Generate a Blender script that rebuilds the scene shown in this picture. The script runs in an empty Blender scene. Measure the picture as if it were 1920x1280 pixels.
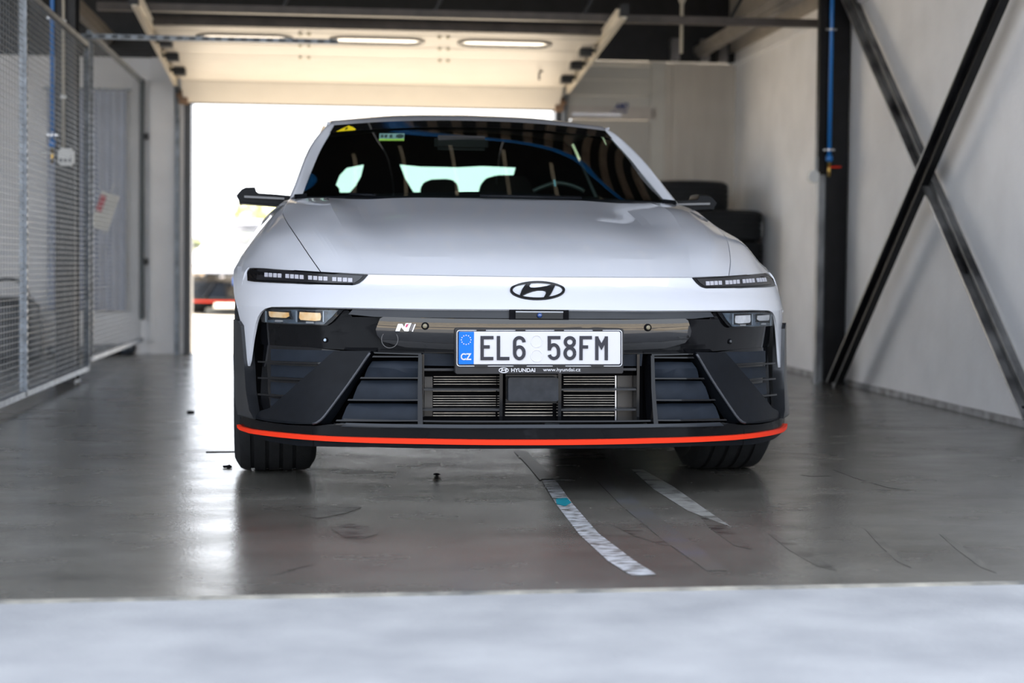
import bpy, bmesh, math, random
from mathutils import Vector, Matrix
from mathutils.bvhtree import BVHTree
from mathutils.geometry import tessellate_polygon
random.seed(4)
sc = bpy.context.scene
C = sc.collection
# ------------------------------------------------------------------ camera
FPX, YAW, PITCH, ROLL, CAMH = 3300.0, .098, .0429, .0104, .7405   # focal in px of the 1920 wide frame
CAR_YAW = .1338                                                   # camera yaw seen from the car's own axes
CAR_CAM = Vector((-.8177, -5.431, CAMH))                          # camera in the car's frame
def basis(yaw):
    fw = Vector((math.sin(yaw)*math.cos(PITCH), math.cos(yaw)*math.cos(PITCH), -math.sin(PITCH)))
    rt = Vector((math.cos(yaw), -math.sin(yaw), 0)); up = rt.cross(fw)
    return (math.cos(ROLL)*rt+math.sin(ROLL)*up, -math.sin(ROLL)*rt+math.cos(ROLL)*up, fw)
cam_d = bpy.data.cameras.new('camera'); cam = bpy.data.objects.new('camera', cam_d); C.objects.link(cam)
r_, u_, f_ = basis(YAW)
cam.matrix_world = Matrix(((r_.x, u_.x, -f_.x, 0), (r_.y, u_.y, -f_.y, 0), (r_.z, u_.z, -f_.z, CAMH), (0, 0, 0, 1)))
cam_d.sensor_width = 36; cam_d.lens = FPX*36/1920; cam_d.clip_end = 500
cam_d.dof.use_dof = True; cam_d.dof.focus_distance = 5.55; cam_d.dof.aperture_fstop = 2.6
sc.camera = cam
# ------------------------------------------------------------------ sky, sun, exposure
w = bpy.data.worlds.new('sky'); sc.world = w; w.use_nodes = True
nt = w.node_tree; nt.nodes.clear()
sky = nt.nodes.new('ShaderNodeTexSky'); sky.sky_type = 'NISHITA'; sky.sun_disc = False
sky.sun_elevation = math.radians(52); sky.sun_rotation = math.radians(-34); sky.dust_density = 4; sky.air_density = 1.0; sky.ozone_density = 1.0
mx = nt.nodes.new('ShaderNodeMix'); mx.data_type = 'RGBA'; mx.inputs[0].default_value = .62
nt.links.new(sky.outputs[0], mx.inputs[6]); mx.inputs[7].default_value = (9.0, 9.6, 10.6, 1)   # thin bright cloud over the blue
bg = nt.nodes.new('ShaderNodeBackground'); bg.inputs[1].default_value = .36
ow = nt.nodes.new('ShaderNodeOutputWorld')
nt.links.new(mx.outputs[2], bg.inputs[0]); nt.links.new(bg.outputs[0], ow.inputs[0])
sd = bpy.data.lights.new('sun', 'SUN'); sd.energy = 17; sd.color = (1, .90, .76); sd.angle = .02
so = bpy.data.objects.new('sun', sd); C.objects.link(so)
so.rotation_euler = Vector((.42, -.62, -1.0)).to_track_quat('-Z', 'Y').to_euler()
vs = sc.view_settings; vs.view_transform = 'Standard'; vs.look = 'None'; vs.gamma = 1; vs.exposure = 0.5; vs.use_curve_mapping = False
# ------------------------------------------------------------------ materials
MATS = {}
def M(name, col, rough=.5, metal=0.0, coat=0.0, var=.08, scale=8.0, bump=0.0, bscale=60.0, emit=0.0, stretch=None, col2=None, spec=.5, coatr=.03):
    if name in MATS: return MATS[name]
    m = bpy.data.materials.new(name); m.use_nodes = True; t = m.node_tree; n = t.nodes; b = n['Principled BSDF']
    tc = n.new('ShaderNodeTexCoord'); mp = n.new('ShaderNodeMapping'); t.links.new(tc.outputs['Object'], mp.inputs[0])
    if stretch: mp.inputs['Scale'].default_value = stretch
    ns = n.new('ShaderNodeTexNoise'); ns.inputs['Scale'].default_value = scale; ns.inputs['Detail'].default_value = 6
    t.links.new(mp.outputs[0], ns.inputs['Vector'])
    cr = n.new('ShaderNodeValToRGB'); e = cr.color_ramp.elements; e[0].position = .33; e[1].position = .68
    c2 = col2 or tuple(min(1, c*(1+var)) for c in col); c1 = col if col2 else tuple(c*(1-var) for c in col)
    e[0].color = (*c1, 1); e[1].color = (*c2, 1)
    t.links.new(ns.outputs['Fac'], cr.inputs[0]); t.links.new(cr.outputs[0], b.inputs['Base Color'])
    b.inputs['Roughness'].default_value = rough; b.inputs['Metallic'].default_value = metal
    b.inputs['Coat Weight'].default_value = coat; b.inputs['Coat Roughness'].default_value = coatr; b.inputs['Specular IOR Level'].default_value = spec
    if emit:
        b.inputs['Emission Strength'].default_value = emit; t.links.new(cr.outputs[0], b.inputs['Emission Color'])
    if bump:
        nb = n.new('ShaderNodeTexNoise'); nb.inputs['Scale'].default_value = bscale; nb.inputs['Detail'].default_value = 5
        t.links.new(mp.outputs[0], nb.inputs['Vector'])
        bu = n.new('ShaderNodeBump'); bu.inputs['Strength'].default_value = bump; bu.inputs['Distance'].default_value = .01
        t.links.new(nb.outputs['Fac'], bu.inputs['Height']); t.links.new(bu.outputs[0], b.inputs['Normal'])
    MATS[name] = m; return m
def glass(name, tint, refl=1.0, rough=.0, ior=1.5):
    if name in MATS: return MATS[name]
    m = bpy.data.materials.new(name); m.use_nodes = True; t = m.node_tree; n = t.nodes; n.clear()
    o = n.new('ShaderNodeOutputMaterial'); tr = n.new('ShaderNodeBsdfTransparent'); gl = n.new('ShaderNodeBsdfGlossy')
    tr.inputs[0].default_value = (*tint, 1); gl.inputs[0].default_value = (refl, refl, refl, 1); gl.inputs['Roughness'].default_value = rough
    fr = n.new('ShaderNodeFresnel'); ge = n.new('ShaderNodeNewGeometry'); mr = n.new('ShaderNodeMapRange'); mr.inputs['To Min'].default_value = ior; mr.inputs['To Max'].default_value = 1/ior; t.links.new(ge.outputs['Backfacing'], mr.inputs['Value']); t.links.new(mr.outputs[0], fr.inputs[0]); mi = n.new('ShaderNodeMixShader')
    t.links.new(fr.outputs[0], mi.inputs[0]); t.links.new(tr.outputs[0], mi.inputs[1]); t.links.new(gl.outputs[0], mi.inputs[2]); t.links.new(mi.outputs[0], o.inputs[0])
    MATS[name] = m; return m
PAINT = M('pearl_white_paint', (.495, .508, .547), .28, coat=1.0, var=.01)
GLOSS = M('gloss_black', (.003, .0032, .004), .05, var=.1, spec=.24)
SATIN = M('satin_black', (.005, .006, .008), .38, var=.15, scale=40, spec=.09)
MATTE = M('matte_black', (.003, .003, .004), .8, var=.2, spec=.08)
FLAP = M('blue_black_flap', (.010, .014, .021), .5, spec=.12, var=.12, scale=25, bump=.05, bscale=400)
RED = M('orange_red_trim', (.72, .035, .010), .4, var=.03, spec=.2)
RUBBER = M('tyre_rubber', (.012, .013, .0145), .78, var=.2, scale=30, bump=.15, bscale=180, spec=.3)
ALLOY = M('alloy_metal', (.52, .53, .55), .3, metal=.9, var=.1)
STEELB = M('black_painted_steel', (.006, .006, .007), .36, var=.5, scale=6, bump=.05, bscale=40, spec=.25)
GALV = M('galvanised_steel', (.17, .19, .215), .45, metal=.5, var=.35, scale=18)
WALLW = M('white_rendered_wall', (.88, .88, .89), .85, var=.05, scale=3, bump=.25, bscale=35)
CREAM = M('cream_door_panel', (.66, .62, .56), .45, var=.03, scale=4)
CREAM2 = M('cream_door_edge', (.60, .55, .46), .4, var=.05)
GREYP = M('grey_beige_panel', (.50, .48, .43), .5, var=.03)
CONC = M('cast_concrete', (.46, .42, .37), .85, col2=(.56, .52, .46), scale=2.2, stretch=(3, 3, .4), bump=.2, bscale=25)
BLUE = M('blue_pipe', (.01, .16, .50), .3, var=.05)
BRASS = M('brass_fitting', (.55, .36, .10), .3, metal=.9)
WPLAST = M('white_plastic', (.62, .63, .62), .4, var=.03)
DARKCEIL = M('dark_ceiling', (.016, .014, .013), .8, var=.3)
BROWN = M('ceiling_rib_brown', (.22, .165, .12), .7, var=.2)
TAN = M('ceiling_strut_tan', (.75, .64, .46), .6, var=.2)
# ------------------------------------------------------------------ helpers
def obj(name, me, mat, parent=None, loc=None, **props):
    if isinstance(me, bmesh.types.BMesh):
        d = bpy.data.meshes.new(name); me.to_mesh(d); me.free(); me = d
    if mat is not None and not me.materials: me.materials.append(mat)
    o = bpy.data.objects.new(name, me); C.objects.link(o)
    if parent: o.parent = parent
    if loc is not None: o.location = loc
    for k, v in props.items(): o[k] = v
    return o
def empty(name, loc=(0, 0, 0), rz=0.0, **props):
    o = bpy.data.objects.new(name, None); C.objects.link(o); o.location = loc; o.rotation_euler = (0, 0, rz)
    o.empty_display_size = .1
    for k, v in props.items(): o[k] = v
    return o
def smooth(bm, ang=32):
    a = math.radians(ang)
    for f in bm.faces: f.smooth = True
    for e in bm.edges:
        e.smooth = not (len(e.link_faces) == 2 and e.calc_face_angle(0) > a)
def box(bm, x0, x1, y0, y1, z0, z1):
    vs_ = [bm.verts.new((x, y, z)) for z in (z0, z1) for y in (y0, y1) for x in (x0, x1)]
    for f in ((0, 2, 3, 1), (4, 5, 7, 6), (0, 1, 5, 4), (2, 6, 7, 3), (0, 4, 6, 2), (1, 3, 7, 5)): bm.faces.new([vs_[i] for i in f])
def boxo(name, b, mat, parent=None, bev=0.0, **props):
    """b = x0,x1,y0,y1,z0,z1; the object's origin sits at the middle of its base"""
    cx, cy, cz = (b[0]+b[1])/2, (b[2]+b[3])/2, b[4]
    bm = bmesh.new(); box(bm, b[0]-cx, b[1]-cx, b[2]-cy, b[3]-cy, 0, b[5]-cz)
    if bev: bmesh.ops.bevel(bm, geom=bm.edges[:], offset=bev, segments=2, affect='EDGES'); smooth(bm)
    bmesh.ops.recalc_face_normals(bm, faces=bm.faces)
    return obj(name, bm, mat, parent, (cx, cy, cz), **props)
def tube(bm, pts, r, n=10, caps=True):
    pts = [Vector(p) for p in pts]; rings = []
    for i, p in enumerate(pts):
        d = (pts[min(i+1, len(pts)-1)]-pts[max(i-1, 0)]).normalized()
        a = d.orthogonal().normalized() if i == 0 else (pa - d*pa.dot(d)).normalized()
        pa = a; b = d.cross(a)
        rr = r[i] if isinstance(r, (list, tuple)) else r
        rings.append([bm.verts.new(p+rr*(math.cos(2*math.pi*k/n)*a+math.sin(2*math.pi*k/n)*b)) for k in range(n)])
    for A, B in zip(rings, rings[1:]):
        for k in range(n): bm.faces.new((A[k], A[(k+1) % n], B[(k+1) % n], B[k]))
    if caps: bm.faces.new(rings[0][::-1]); bm.faces.new(rings[-1])
def tubeo(name, pts, r, mat, parent=None, n=10, **props):
    bm = bmesh.new(); tube(bm, pts, r, n); smooth(bm); bmesh.ops.recalc_face_normals(bm, faces=bm.faces)
    return obj(name, bm, mat, parent, **props)
def bar(bm, p, q, w, h, upv=(0, 0, 1)):
    p, q = Vector(p), Vector(q); d = (q-p).normalized(); s = d.cross(Vector(upv))
    s = s.normalized() if s.length > 1e-4 else Vector((1, 0, 0)); t = s.cross(d)
    vs_ = [bm.verts.new(c+s*a*w/2+t*b*h/2) for c in (p, q) for a, b in ((-1, -1), (1, -1), (1, 1), (-1, 1))]
    for k in range(4): bm.faces.new((vs_[k], vs_[(k+1) % 4], vs_[4+(k+1) % 4], vs_[4+k]))
    bm.faces.new(vs_[3::-1]); bm.faces.new(vs_[4:])
def baro(name, p, q, w, h, mat, parent=None, upv=(0, 0, 1), **props):
    bm = bmesh.new(); bar(bm, p, q, w, h, upv); bmesh.ops.recalc_face_normals(bm, faces=bm.faces)
    return obj(name, bm, mat, parent, **props)
def lathe(bm, prof, n=48, axis='X', span=2*math.pi):
    rings = []
    closed = abs(span-2*math.pi) < 1e-6
    for k in range(n if closed else n+1):
        a = span*k/n; c, s = math.cos(a), math.sin(a)
        rings.append([bm.verts.new((h, r*c, r*s) if axis == 'X' else (r*c, r*s, h)) for r, h in prof])
    m = len(rings)
    for k in range(m if closed else m-1):
        A, B = rings[k], rings[(k+1) % m]
        for i in range(len(prof)-1): bm.faces.new((A[i], A[i+1], B[i+1], B[i]))
def spline(pts, n):
    """Catmull-Rom through pts, n samples evenly by length"""
    P = [Vector(p) for p in pts]
    if len(P) == 2: return [P[0].lerp(P[1], i/(n-1)) for i in range(n)]
    Q = [P[0]*2-P[1]]+P+[P[-1]*2-P[-2]]; out = []
    for i in range(1, len(Q)-2):
        for k in range(16):
            t = k/16; a, b, c, d = Q[i-1:i+3]
            out.append(.5*((2*b)+(c-a)*t+(2*a-5*b+4*c-d)*t*t+(3*b-a-3*c+d)*t**3))
    out.append(P[-1]); L = [0]
    for a, b in zip(out, out[1:]): L.append(L[-1]+(b-a).length)
    res = []; j = 0
    for i in range(n):
        s = L[-1]*i/(n-1)
        while j < len(L)-2 and L[j+1] < s: j += 1
        t = (s-L[j])/max(1e-9, L[j+1]-L[j]); res.append(out[j].lerp(out[j+1], min(1, max(0, t))))
    return res
def loft(groups, nv=24, nu=8, thick=0.0, mirror=False):
    """groups: list of lists of lines; crossing is smooth inside a group, creased between groups"""
    bm = bmesh.new(); cols = []
    for g in groups:
        S = [spline(l, nv) for l in g]
        rows = [spline([s[i] for s in S], nu*(len(g)-1)+1) for i in range(nv)]
        start = 0 if not cols else 1
        for k in range(start, len(rows[0])): cols.append([rows[i][k] for i in range(nv)])
    sets = [cols]
    if mirror: sets.append([[Vector((-p.x, p.y, p.z)) for p in c] for c in cols])
    for cs in sets:
        V = [[bm.verts.new(p) for p in c] for c in cs]
        for a, b in zip(V, V[1:]):
            for i in range(nv-1): bm.faces.new((a[i], a[i+1], b[i+1], b[i]))
    bmesh.ops.remove_doubles(bm, verts=bm.verts, dist=2e-4)
    bmesh.ops.recalc_face_normals(bm, faces=bm.faces)
    return bm
def orient(bm, ref):
    """turn an open sheet so that its faces look away from ref"""
    s = sum((f.calc_center_median()-Vector(ref)).dot(f.normal)*f.calc_area() for f in bm.faces)
    if s < 0: bmesh.ops.reverse_faces(bm, faces=bm.faces)
def thicken(bm, t):
    bm.normal_update(); nn = {v: v.normal.copy() for v in bm.verts}; old = bm.verts[:]
    bm.verts.index_update(); nl = [v.normal.copy() for v in bm.verts]; n0 = len(nl)
    orig = bm.faces[:]
    r_ = bmesh.ops.duplicate(bm, geom=bm.verts[:]+bm.edges[:]+bm.faces[:]); vm = r_['vert_map']
    for v, nv_ in zip(old, nl): vm[v].co = v.co-nv_*t
    for e_ in [e_ for f in orig for e_ in f.edges if len(e_.link_faces) == 1]:
        a, b = e_.verts
        try: bm.faces.new((a, b, vm[b], vm[a]))
        except ValueError: pass
    bmesh.ops.recalc_face_normals(bm, faces=bm.faces)
def pxray(u, v, yaw=YAW, org=Vector((0, 0, CAMH))):
    r, up, fw = basis(yaw); return org, fw+r*((u-960)/FPX)-up*((v-640)/FPX)
def ground(u, v, z=0.0): o, d = pxray(u, v); return o+d*((z-o.z)/d.z)
def aty(u, v, y): o, d = pxray(u, v); return o+d*((y-o.y)/d.y)
def atx(u, v, x): o, d = pxray(u, v); return o+d*((x-o.x)/d.x)
def cray(u, v): return pxray(u, v, CAR_YAW, CAR_CAM)
def caty(u, v, y): o, d = cray(u, v); return o+d*((y-o.y)/d.y)
def copy_tree(o, parent=None, memo=None):
    c = o.copy(); C.objects.link(c); c.parent = parent
    for ch in [x for x in bpy.data.objects if x.parent == o]: copy_tree(ch, c)
    return c
def textmesh(s, bold=0.0, shear=0.0, spacing=1.0):
    cu = bpy.data.curves.new('text', 'FONT'); cu.body = s; cu.offset = bold; cu.shear = shear; cu.space_character = spacing; cu.resolution_u = 4
    o = bpy.data.objects.new('text', cu); C.objects.link(o)
    bpy.context.view_layer.update()
    me = bpy.data.meshes.new_from_object(o.evaluated_get(bpy.context.evaluated_depsgraph_get()))
    bpy.data.objects.remove(o); bpy.data.curves.remove(cu)
    return me
# ------------------------------------------------------------------ the building
XW, XF, YB, YT = 3.25, -1.58, 14.45, 3.9
def floor_mat():
    m = bpy.data.materials.new('polished_concrete_floor'); m.use_nodes = True; t = m.node_tree; n = t.nodes; b = n['Principled BSDF']
    tc = n.new('ShaderNodeTexCoord')
    def noise(sc_, st, det=8, rough=.6):
        mp = n.new('ShaderNodeMapping'); mp.inputs['Scale'].default_value = st; t.links.new(tc.outputs['Object'], mp.inputs[0])
        x = n.new('ShaderNodeTexNoise'); x.inputs['Scale'].default_value = sc_; x.inputs['Detail'].default_value = det; x.inputs['Roughness'].default_value = rough
        t.links.new(mp.outputs[0], x.inputs['Vector']); return x
    def ramp(src, stops):
        c = n.new('ShaderNodeValToRGB'); el = c.color_ramp.elements
        el[0].position, el[0].color = stops[0][0], (*stops[0][1], 1); el[1].position, el[1].color = stops[-1][0], (*stops[-1][1], 1)
        for p_, c_ in stops[1:-1]: k = el.new(p_); k.color = (*c_, 1)
        t.links.new(src.outputs['Fac'], c.inputs[0]); return c
    a = ramp(noise(1.1, (1, 1, 1)), [(.3, (.085, .080, .069)), (.5, (.12, .114, .10)), (.72, (.155, .149, .134))])
    s = ramp(noise(2.6, (.8, 1.3, 1), 12, .72), [(.36, (.40, .38, .38)), (.58, (1, 1, 1))])
    g = ramp(noise(90, (1, 1, 1), 3), [(.3, (.86, .86, .86)), (.7, (1.08, 1.08, 1.08))])
    m1 = n.new('ShaderNodeMix'); m1.data_type = 'RGBA'; m1.blend_type = 'MULTIPLY'; m1.inputs[0].default_value = .55
    t.links.new(a.outputs[0], m1.inputs[6]); t.links.new(s.outputs[0], m1.inputs[7])
    m2 = n.new('ShaderNodeMix'); m2.data_type = 'RGBA'; m2.blend_type = 'MULTIPLY'; m2.inputs[0].default_value = 1
    t.links.new(m1.outputs[2], m2.inputs[6]); t.links.new(g.outputs[0], m2.inputs[7])
    t.links.new(m2.outputs[2], b.inputs['Base Color'])
    rr = ramp(noise(3.0, (.8, 1.3, 1), 6), [(.3, (.19, .19, .19)), (.7, (.30, .30, .30))]); t.links.new(rr.outputs[0], b.inputs['Roughness'])
    nb = noise(75, (1, 1, 1), 4, .6); bu = n.new('ShaderNodeBump'); bu.inputs['Strength'].default_value = .12; bu.inputs['Distance'].default_value = .006
    t.links.new(nb.outputs['Fac'], bu.inputs['Height']); t.links.new(bu.outputs[0], b.inputs['Normal'])
    b.inputs['Specular IOR Level'].default_value = .6
    return m
FLOORM = floor_mat()
def prism(name, poly, z0, z1, mat, parent=None, **props):
    bm = bmesh.new(); A = [bm.verts.new((x, y, z0)) for x, y in poly]; B = [bm.verts.new((x, y, z1)) for x, y in poly]
    bm.faces.new(A[::-1]); bm.faces.new(B); k = len(poly)
    for i in range(k): bm.faces.new((A[i], A[(i+1) % k], B[(i+1) % k], B[i]))
    bmesh.ops.recalc_face_normals(bm, faces=bm.faces); return obj(name, bm, mat, parent, **props)
tl, tr = ground(0, 1128), ground(1920, 1092)            # the threshold between shop floor and apron
sl = (tr.y-tl.y)/(tr.x-tl.x)
thr = lambda x: tl.y+sl*(x-tl.x)
floor = prism('floor', [(-6.4, thr(-6.4)), (XW, thr(XW)), (XW, YB+.2), (-6.4, YB+.2)], -.25, 0, FLOORM, kind='structure')
APRON = M('pale_concrete_apron', (.235, .240, .250), .8, col2=(.32, .324, .33), scale=3.5, bump=.35, bscale=70)
prism('floor_apron', [(-9, -4), (7, -4), (7, thr(7)-.012), (-9, thr(-9)-.012)], -.25, -.002, APRON, kind='structure')
KERB = M('weathered_joint', (.10, .10, .095), .8, col2=(.34, .32, .27), scale=9, stretch=(1, .6, 1))
prism('joint_strip', [(-6.4, thr(-6.4)-.014), (XW, thr(XW)-.014), (XW, thr(XW)+.012), (-6.4, thr(-6.4)+.012)], -.03, .0025, KERB, floor)
GRAVEL = M('sunlit_tan_ground', (.50, .43, .33), .9, col2=(.60, .53, .43), scale=.6, bump=.3, bscale=20)
ASPH = M('grey_asphalt', (.13, .13, .135), .85, var=.15, scale=2)
boxo('floor_back_yard', (-60, 60, YB+.2, 120, -.3, -.004), GRAVEL, kind='structure')
boxo('floor_front_yard', (-60, 60, -60, -4, -.3, -.006), GRAVEL, kind='structure')
prism('asphalt_lane', [(-60, -13), (60, -13), (60, -9), (-60, -9)], -.02, .002, ASPH, bpy.data.objects['floor_front_yard']).matrix_parent_inverse = Matrix.Translation((0, 32, .3))
boxo('wall_right', (XW, XW+.25, thr(XW), YB+.25, 0, 3.9), WALLW, kind='structure')
boxo('wall_left', (-6.6, -6.4, thr(-6.4), YB+.25, 0, 3.9), WALLW, kind='structure')
ceil = boxo('ceiling', (-6.6, XW+.25, 4.0, YB+.25, 3.9, 4.2), DARKCEIL, kind='structure')
def part(name, b, mat, parent, bev=0.0, **props):
    o = boxo(name, b, mat, parent, bev, **props); o.location = o.location-parent.location if parent else o.location; return o
k = 0
for i in range(44):                                         # ribs of the roof decking
    x = -5.4+i*.2
    part('deck_rib', (x, x+.08, 9.25, 11.3, 3.12, 3.16), BROWN, ceil)
for j, y in enumerate((6.9, 7.6, 8.3)):        # purlin struts
    for i in range(14):
        x = -3.0+i*.44+(.2 if j % 2 else 0)
        part('strut', (x, x+.03, y, y+.55, 3.0, 3.03), TAN, ceil)
for y in (5.6, 11.3): part('purlin', (-6.3, XW, y, y+.12, 3.05, 3.3), STEELB, ceil)
# back wall with its door opening
wb = empty('wall_back', (0, YB, 0), kind='structure')
def wpart(name, b, mat, bev=0, **p_): return part(name, b, mat, wb, bev, **p_)
wpart('wall_pier', (-1.525, -1.25, YB-.05, YB+.2, 0, 2.38), WALLW, .01)
wpart('wall_panel', (-6.4, -1.525, YB, YB+.2, 0, 2.38), WALLW)
wpart('header_beam', (-6.4, XW, YB-.02, YB+.2, 2.44, 3.9), STEELB)
wpart('lintel', (-6.4, -1.25, YB, YB+.2, 2.38, 2.44), STEELB)
wpart('lintel', (-1.25, 1.81, YB+.02, YB+.2, 2.12, 2.44), GREYP)
pier = wpart('concrete_pier', (2.665, XW, YB-.06, YB+.2, 0, 2.42), CONC)
wpart('concrete_rib', (2.72, 2.90, YB-.085, YB-.055, 0, 2.42), CONC)
for x in (2.70, 2.95, 3.10): wpart('bracket', (x, x+.07, YB-.12, YB-.02, 2.44, 2.62), M('dull_grey_steel', (.16, .15, .15), .5, var=.3))
sb = boxo('switch_box', (2.815, 2.875, YB-.115, YB-.088, 1.35, 1.45), M('switch_grey', (.30, .28, .24), .5), bev=.006, label='small grey switch box on the concrete pier behind the car', category='switch')
part('rocker', (2.828, 2.862, YB-.121, YB-.114, 1.375, 1.425), WPLAST, sb, .003)
# panelled wicket door beside the opening
wd = empty('door_1', (2.23, YB, 0), kind='structure')
part('frame_post', (1.81, 1.875, YB-.05, YB+.1, 0, 2.43), GREYP, wd, .004); part('frame_post', (2.545, 2.668, YB-.05, YB+.1, 0, 2.43), GREYP, wd, .004)
for a, b in ((2.02, 2.145), (2.15, 2.275), (2.28, 2.39)): part('panel', (1.875, 2.60, YB-.025, YB+.05, a, b), GREYP, wd, .006)
part('top_rail', (1.875, 2.60, YB-.045, YB+.05, 2.395, 2.43), CREAM2, wd, .004)
part('middle_rail', (1.875, 2.60, YB-.05, YB+.05, 1.955, 2.06), M('beige_rail', (.46, .415, .37), .5), wd, .006)
part('closer_bar', (1.89, 2.30, YB-.075, YB-.05, 1.975, 1.998), M('pale_metal_bar', (.72, .72, .76), .3, metal=.3), wd, .004)
LEAF = M('door_leaf_beige', (.44, .415, .37), .5, var=.03)
leaf = part('leaf', (1.885, 2.55, YB-.035, YB+.03, .02, 1.95), LEAF, wd, .008)
for z0, z1 in ((.15, .55), (.62, 1.02), (1.10, 1.58), (1.64, 1.88)): 
    q = part('leaf_panel', (1.95, 2.48, YB-.045, YB-.03, z0, z1), LEAF, wd, .006)
me = textmesh('AMD', .03, .35); me2 = textmesh('racing', .02, .35)
def put_text(name, me_, x0, x1, z0, z1, y, mat, parent):
    xs = [v.co.x for v in me_.vertices]; ys = [v.co.y for v in me_.vertices]; ax, bx_, ay, by = min(xs), max(xs), min(ys), max(ys)
    for v in me_.vertices: v.co = Vector((x0+(v.co.x-ax)/(bx_-ax)*(x1-x0), y, z0+(v.co.y-ay)/(by-ay)*(z1-z0)))-parent.location
    return obj(name, me_, mat, parent)
NAVY = M('navy_lettering', (.012, .03, .16), .4)
put_text('sign_lettering', me, 2.24, 2.36, 2.035, 2.09, YB-.055, NAVY, wd); put_text('sign_lettering', me2, 2.21, 2.355, 2.005, 2.028, YB-.055, NAVY, wd)
# trims on the right wall
boxo('trim_1', (XW-.03, XW, thr(XW), YB, 2.405, 2.435), WALLW, bev=.006, kind='structure')
boxo('trim_2', (XW-.05, XW, thr(XW), YB, 2.52, 3.9), M('upper_wall_beige', (.42, .38, .33), .8), kind='structure')
boxo('baseboard_right', (XW-.012, XW, thr(XW), YB, 0, .035), M('grimy_wall_foot', (.22, .21, .2), .9, col2=(.5, .5, .51), scale=9), kind='structure')
# ------------------------------------------------------------------ steel frame of the building
yc = 11.05
col = empty('steel_column', (3.165, yc, 0), label='black steel column with blue air pipe against the right wall', category='column')
part('flange', (3.10, 3.235, yc-.01, yc+.005, 0, 3.9), STEELB, col, .002); part('flange', (3.10, 3.235, yc+.17, yc+.185, 0, 3.9), STEELB, col, .002)
part('web', (3.155, 3.18, yc+.005, yc+.17, 0, 3.9), STEELB, col); part('base_plate', (3.08, 3.245, yc-.04, yc+.22, 0, .016), STEELB, col, .002)
part('side_channel', (3.045, 3.10, yc+.02, yc+.09, 1.36, 3.7), STEELB, col, .004)
part('side_channel', (3.055, 3.10, yc+.02, yc+.09, 0, 1.345), M('scuffed_grey_steel', (.10, .10, .11), .35, metal=.4, col2=(.3, .31, .32), scale=14, stretch=(1, 1, .3)), col, .004)
so_ = boxo('wall_socket', (2.985, 3.045, yc-.03, yc+.05, 1.29, 1.37), WPLAST, bev=.012, label='white plastic socket box on the side of the right steel column', category='socket')
part('conduit', (3.03, 3.052, yc+.02, yc+.04, 1.37, 1.46), M('grey_conduit', (.3, .3, .3), .5), so_, .004)
part('cover', (2.975, 3.0, yc-.036, yc+.02, 1.30, 1.35), WPLAST, so_, .008)
def air_pipe(x, y, z0, z1, clamps, label, sx=1):
    e = empty('air_pipe', (x, y, z0), label=label, category='pipe', group='blue compressed air pipes')
    L = lambda z: (0, 0, z-z0)
    tubeo('pipe', [L(z0), L(z1)], .013, BLUE, e, 12)
    for z in clamps:
        cbm = bmesh.new(); tube(cbm, [L(z-.006), L(z+.006)], .017, 12); box(cbm, -.034, .034, -.006, .012, z-z0-.005, z-z0+.005); obj('clamp', cbm, ALLOY, e)
    tubeo('coupling', [L(z0-.045), L(z0-.035), L(z0-.01), L(z0)], [.014, .022, .022, .014], BLUE, e, 12)
    tubeo('coupling', [L(z1-.06), L(z1-.05), L(z1-.01), L(z1)], [.014, .021, .021, .014], BLUE, e, 12)
    tubeo('valve', [L(z0-.045), L(z0-.10), L(z0-.14)], [.012, .012, .009], BRASS, e, 10)
    tubeo('lever', [(0, -.01, -.08), (.075*sx, -.012, -.078)], .006, RED if sx > 0 else WPLAST, e, 8)
    return e
pb, pt_ = aty(1555, 288, yc-.04), aty(1558, 6, yc-.04)
air_pipe(pb.x, yc-.04, 1.47, 3.3, (1.50, 2.262), 'blue air pipe with red tap lever running down the right column')
# the two crossing braces
def brace(pa, pb_, w_, label, mat):
    e = empty('steel_brace', pa, label=label, category='brace', group='crossing steel braces')
    d = Vector(pb_)-Vector(pa)
    baro('web', (0, 0, 0), d, .012, w_, mat, e, upv=(1, 0, 0)).location = (.012, 0, 0)
    baro('flange', (0, 0, 0), d, w_, .010, mat, e, upv=(1, 0, 0))
    for t in (.02, .5, .98):
        bm = bmesh.new(); tube(bm, [d*t+Vector((-.022, 0, 0)), d*t+Vector((.02, 0, 0))], .011, 6); obj('bolt', bm, STEELB, e)
    return e
xa = 3.12
SCUFF = M('scuffed_black_steel', (.010, .010, .011), .34, col2=(.17, .17, .17), scale=5, stretch=(1, 1, 1), bump=.05)
a0, a1 = atx(1567, 716, xa), atx(1875, 0, xa)
a1 = a0+(a1-a0)*1.32
brace(a0+Vector((-.02, 0, 0)), a1+Vector((-.02, 0, 0)), .105, 'black steel brace rising from the right column foot to upper right', STEELB)
b0, b1 = atx(1590, 0, xa+.05), atx(1915, 745, xa+.05)
b0 = b0+(b0-b1)*.03; b1 = b1+(b1-b0)*.04
brace(b0, b1, .105, 'scuffed steel brace falling from the right column top to lower right', SCUFF)
colL = empty('steel_column', (-1.64, 10.95, 0), label='black steel column standing behind the wire mesh on the left', category='column')
part('flange', (-1.72, -1.60, 10.92, 10.935, 0, 3.9), STEELB, colL, .002); part('flange', (-1.72, -1.60, 11.10, 11.115, 0, 3.9), STEELB, colL, .002)
part('web', (-1.672, -1.648, 10.935, 11.10, 0, 3.9), STEELB, colL); part('base_plate', (-1.74, -1.60, 10.89, 11.14, 0, .014), STEELB, colL, .002)
pl = aty(98, 200, 10.88)
air_pipe(pl.x, 10.88, 1.47, 3.3, (1.50, 2.2), 'blue air pipe running down beside the left column', -1)
pc = aty(119, 200, 10.87)
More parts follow.
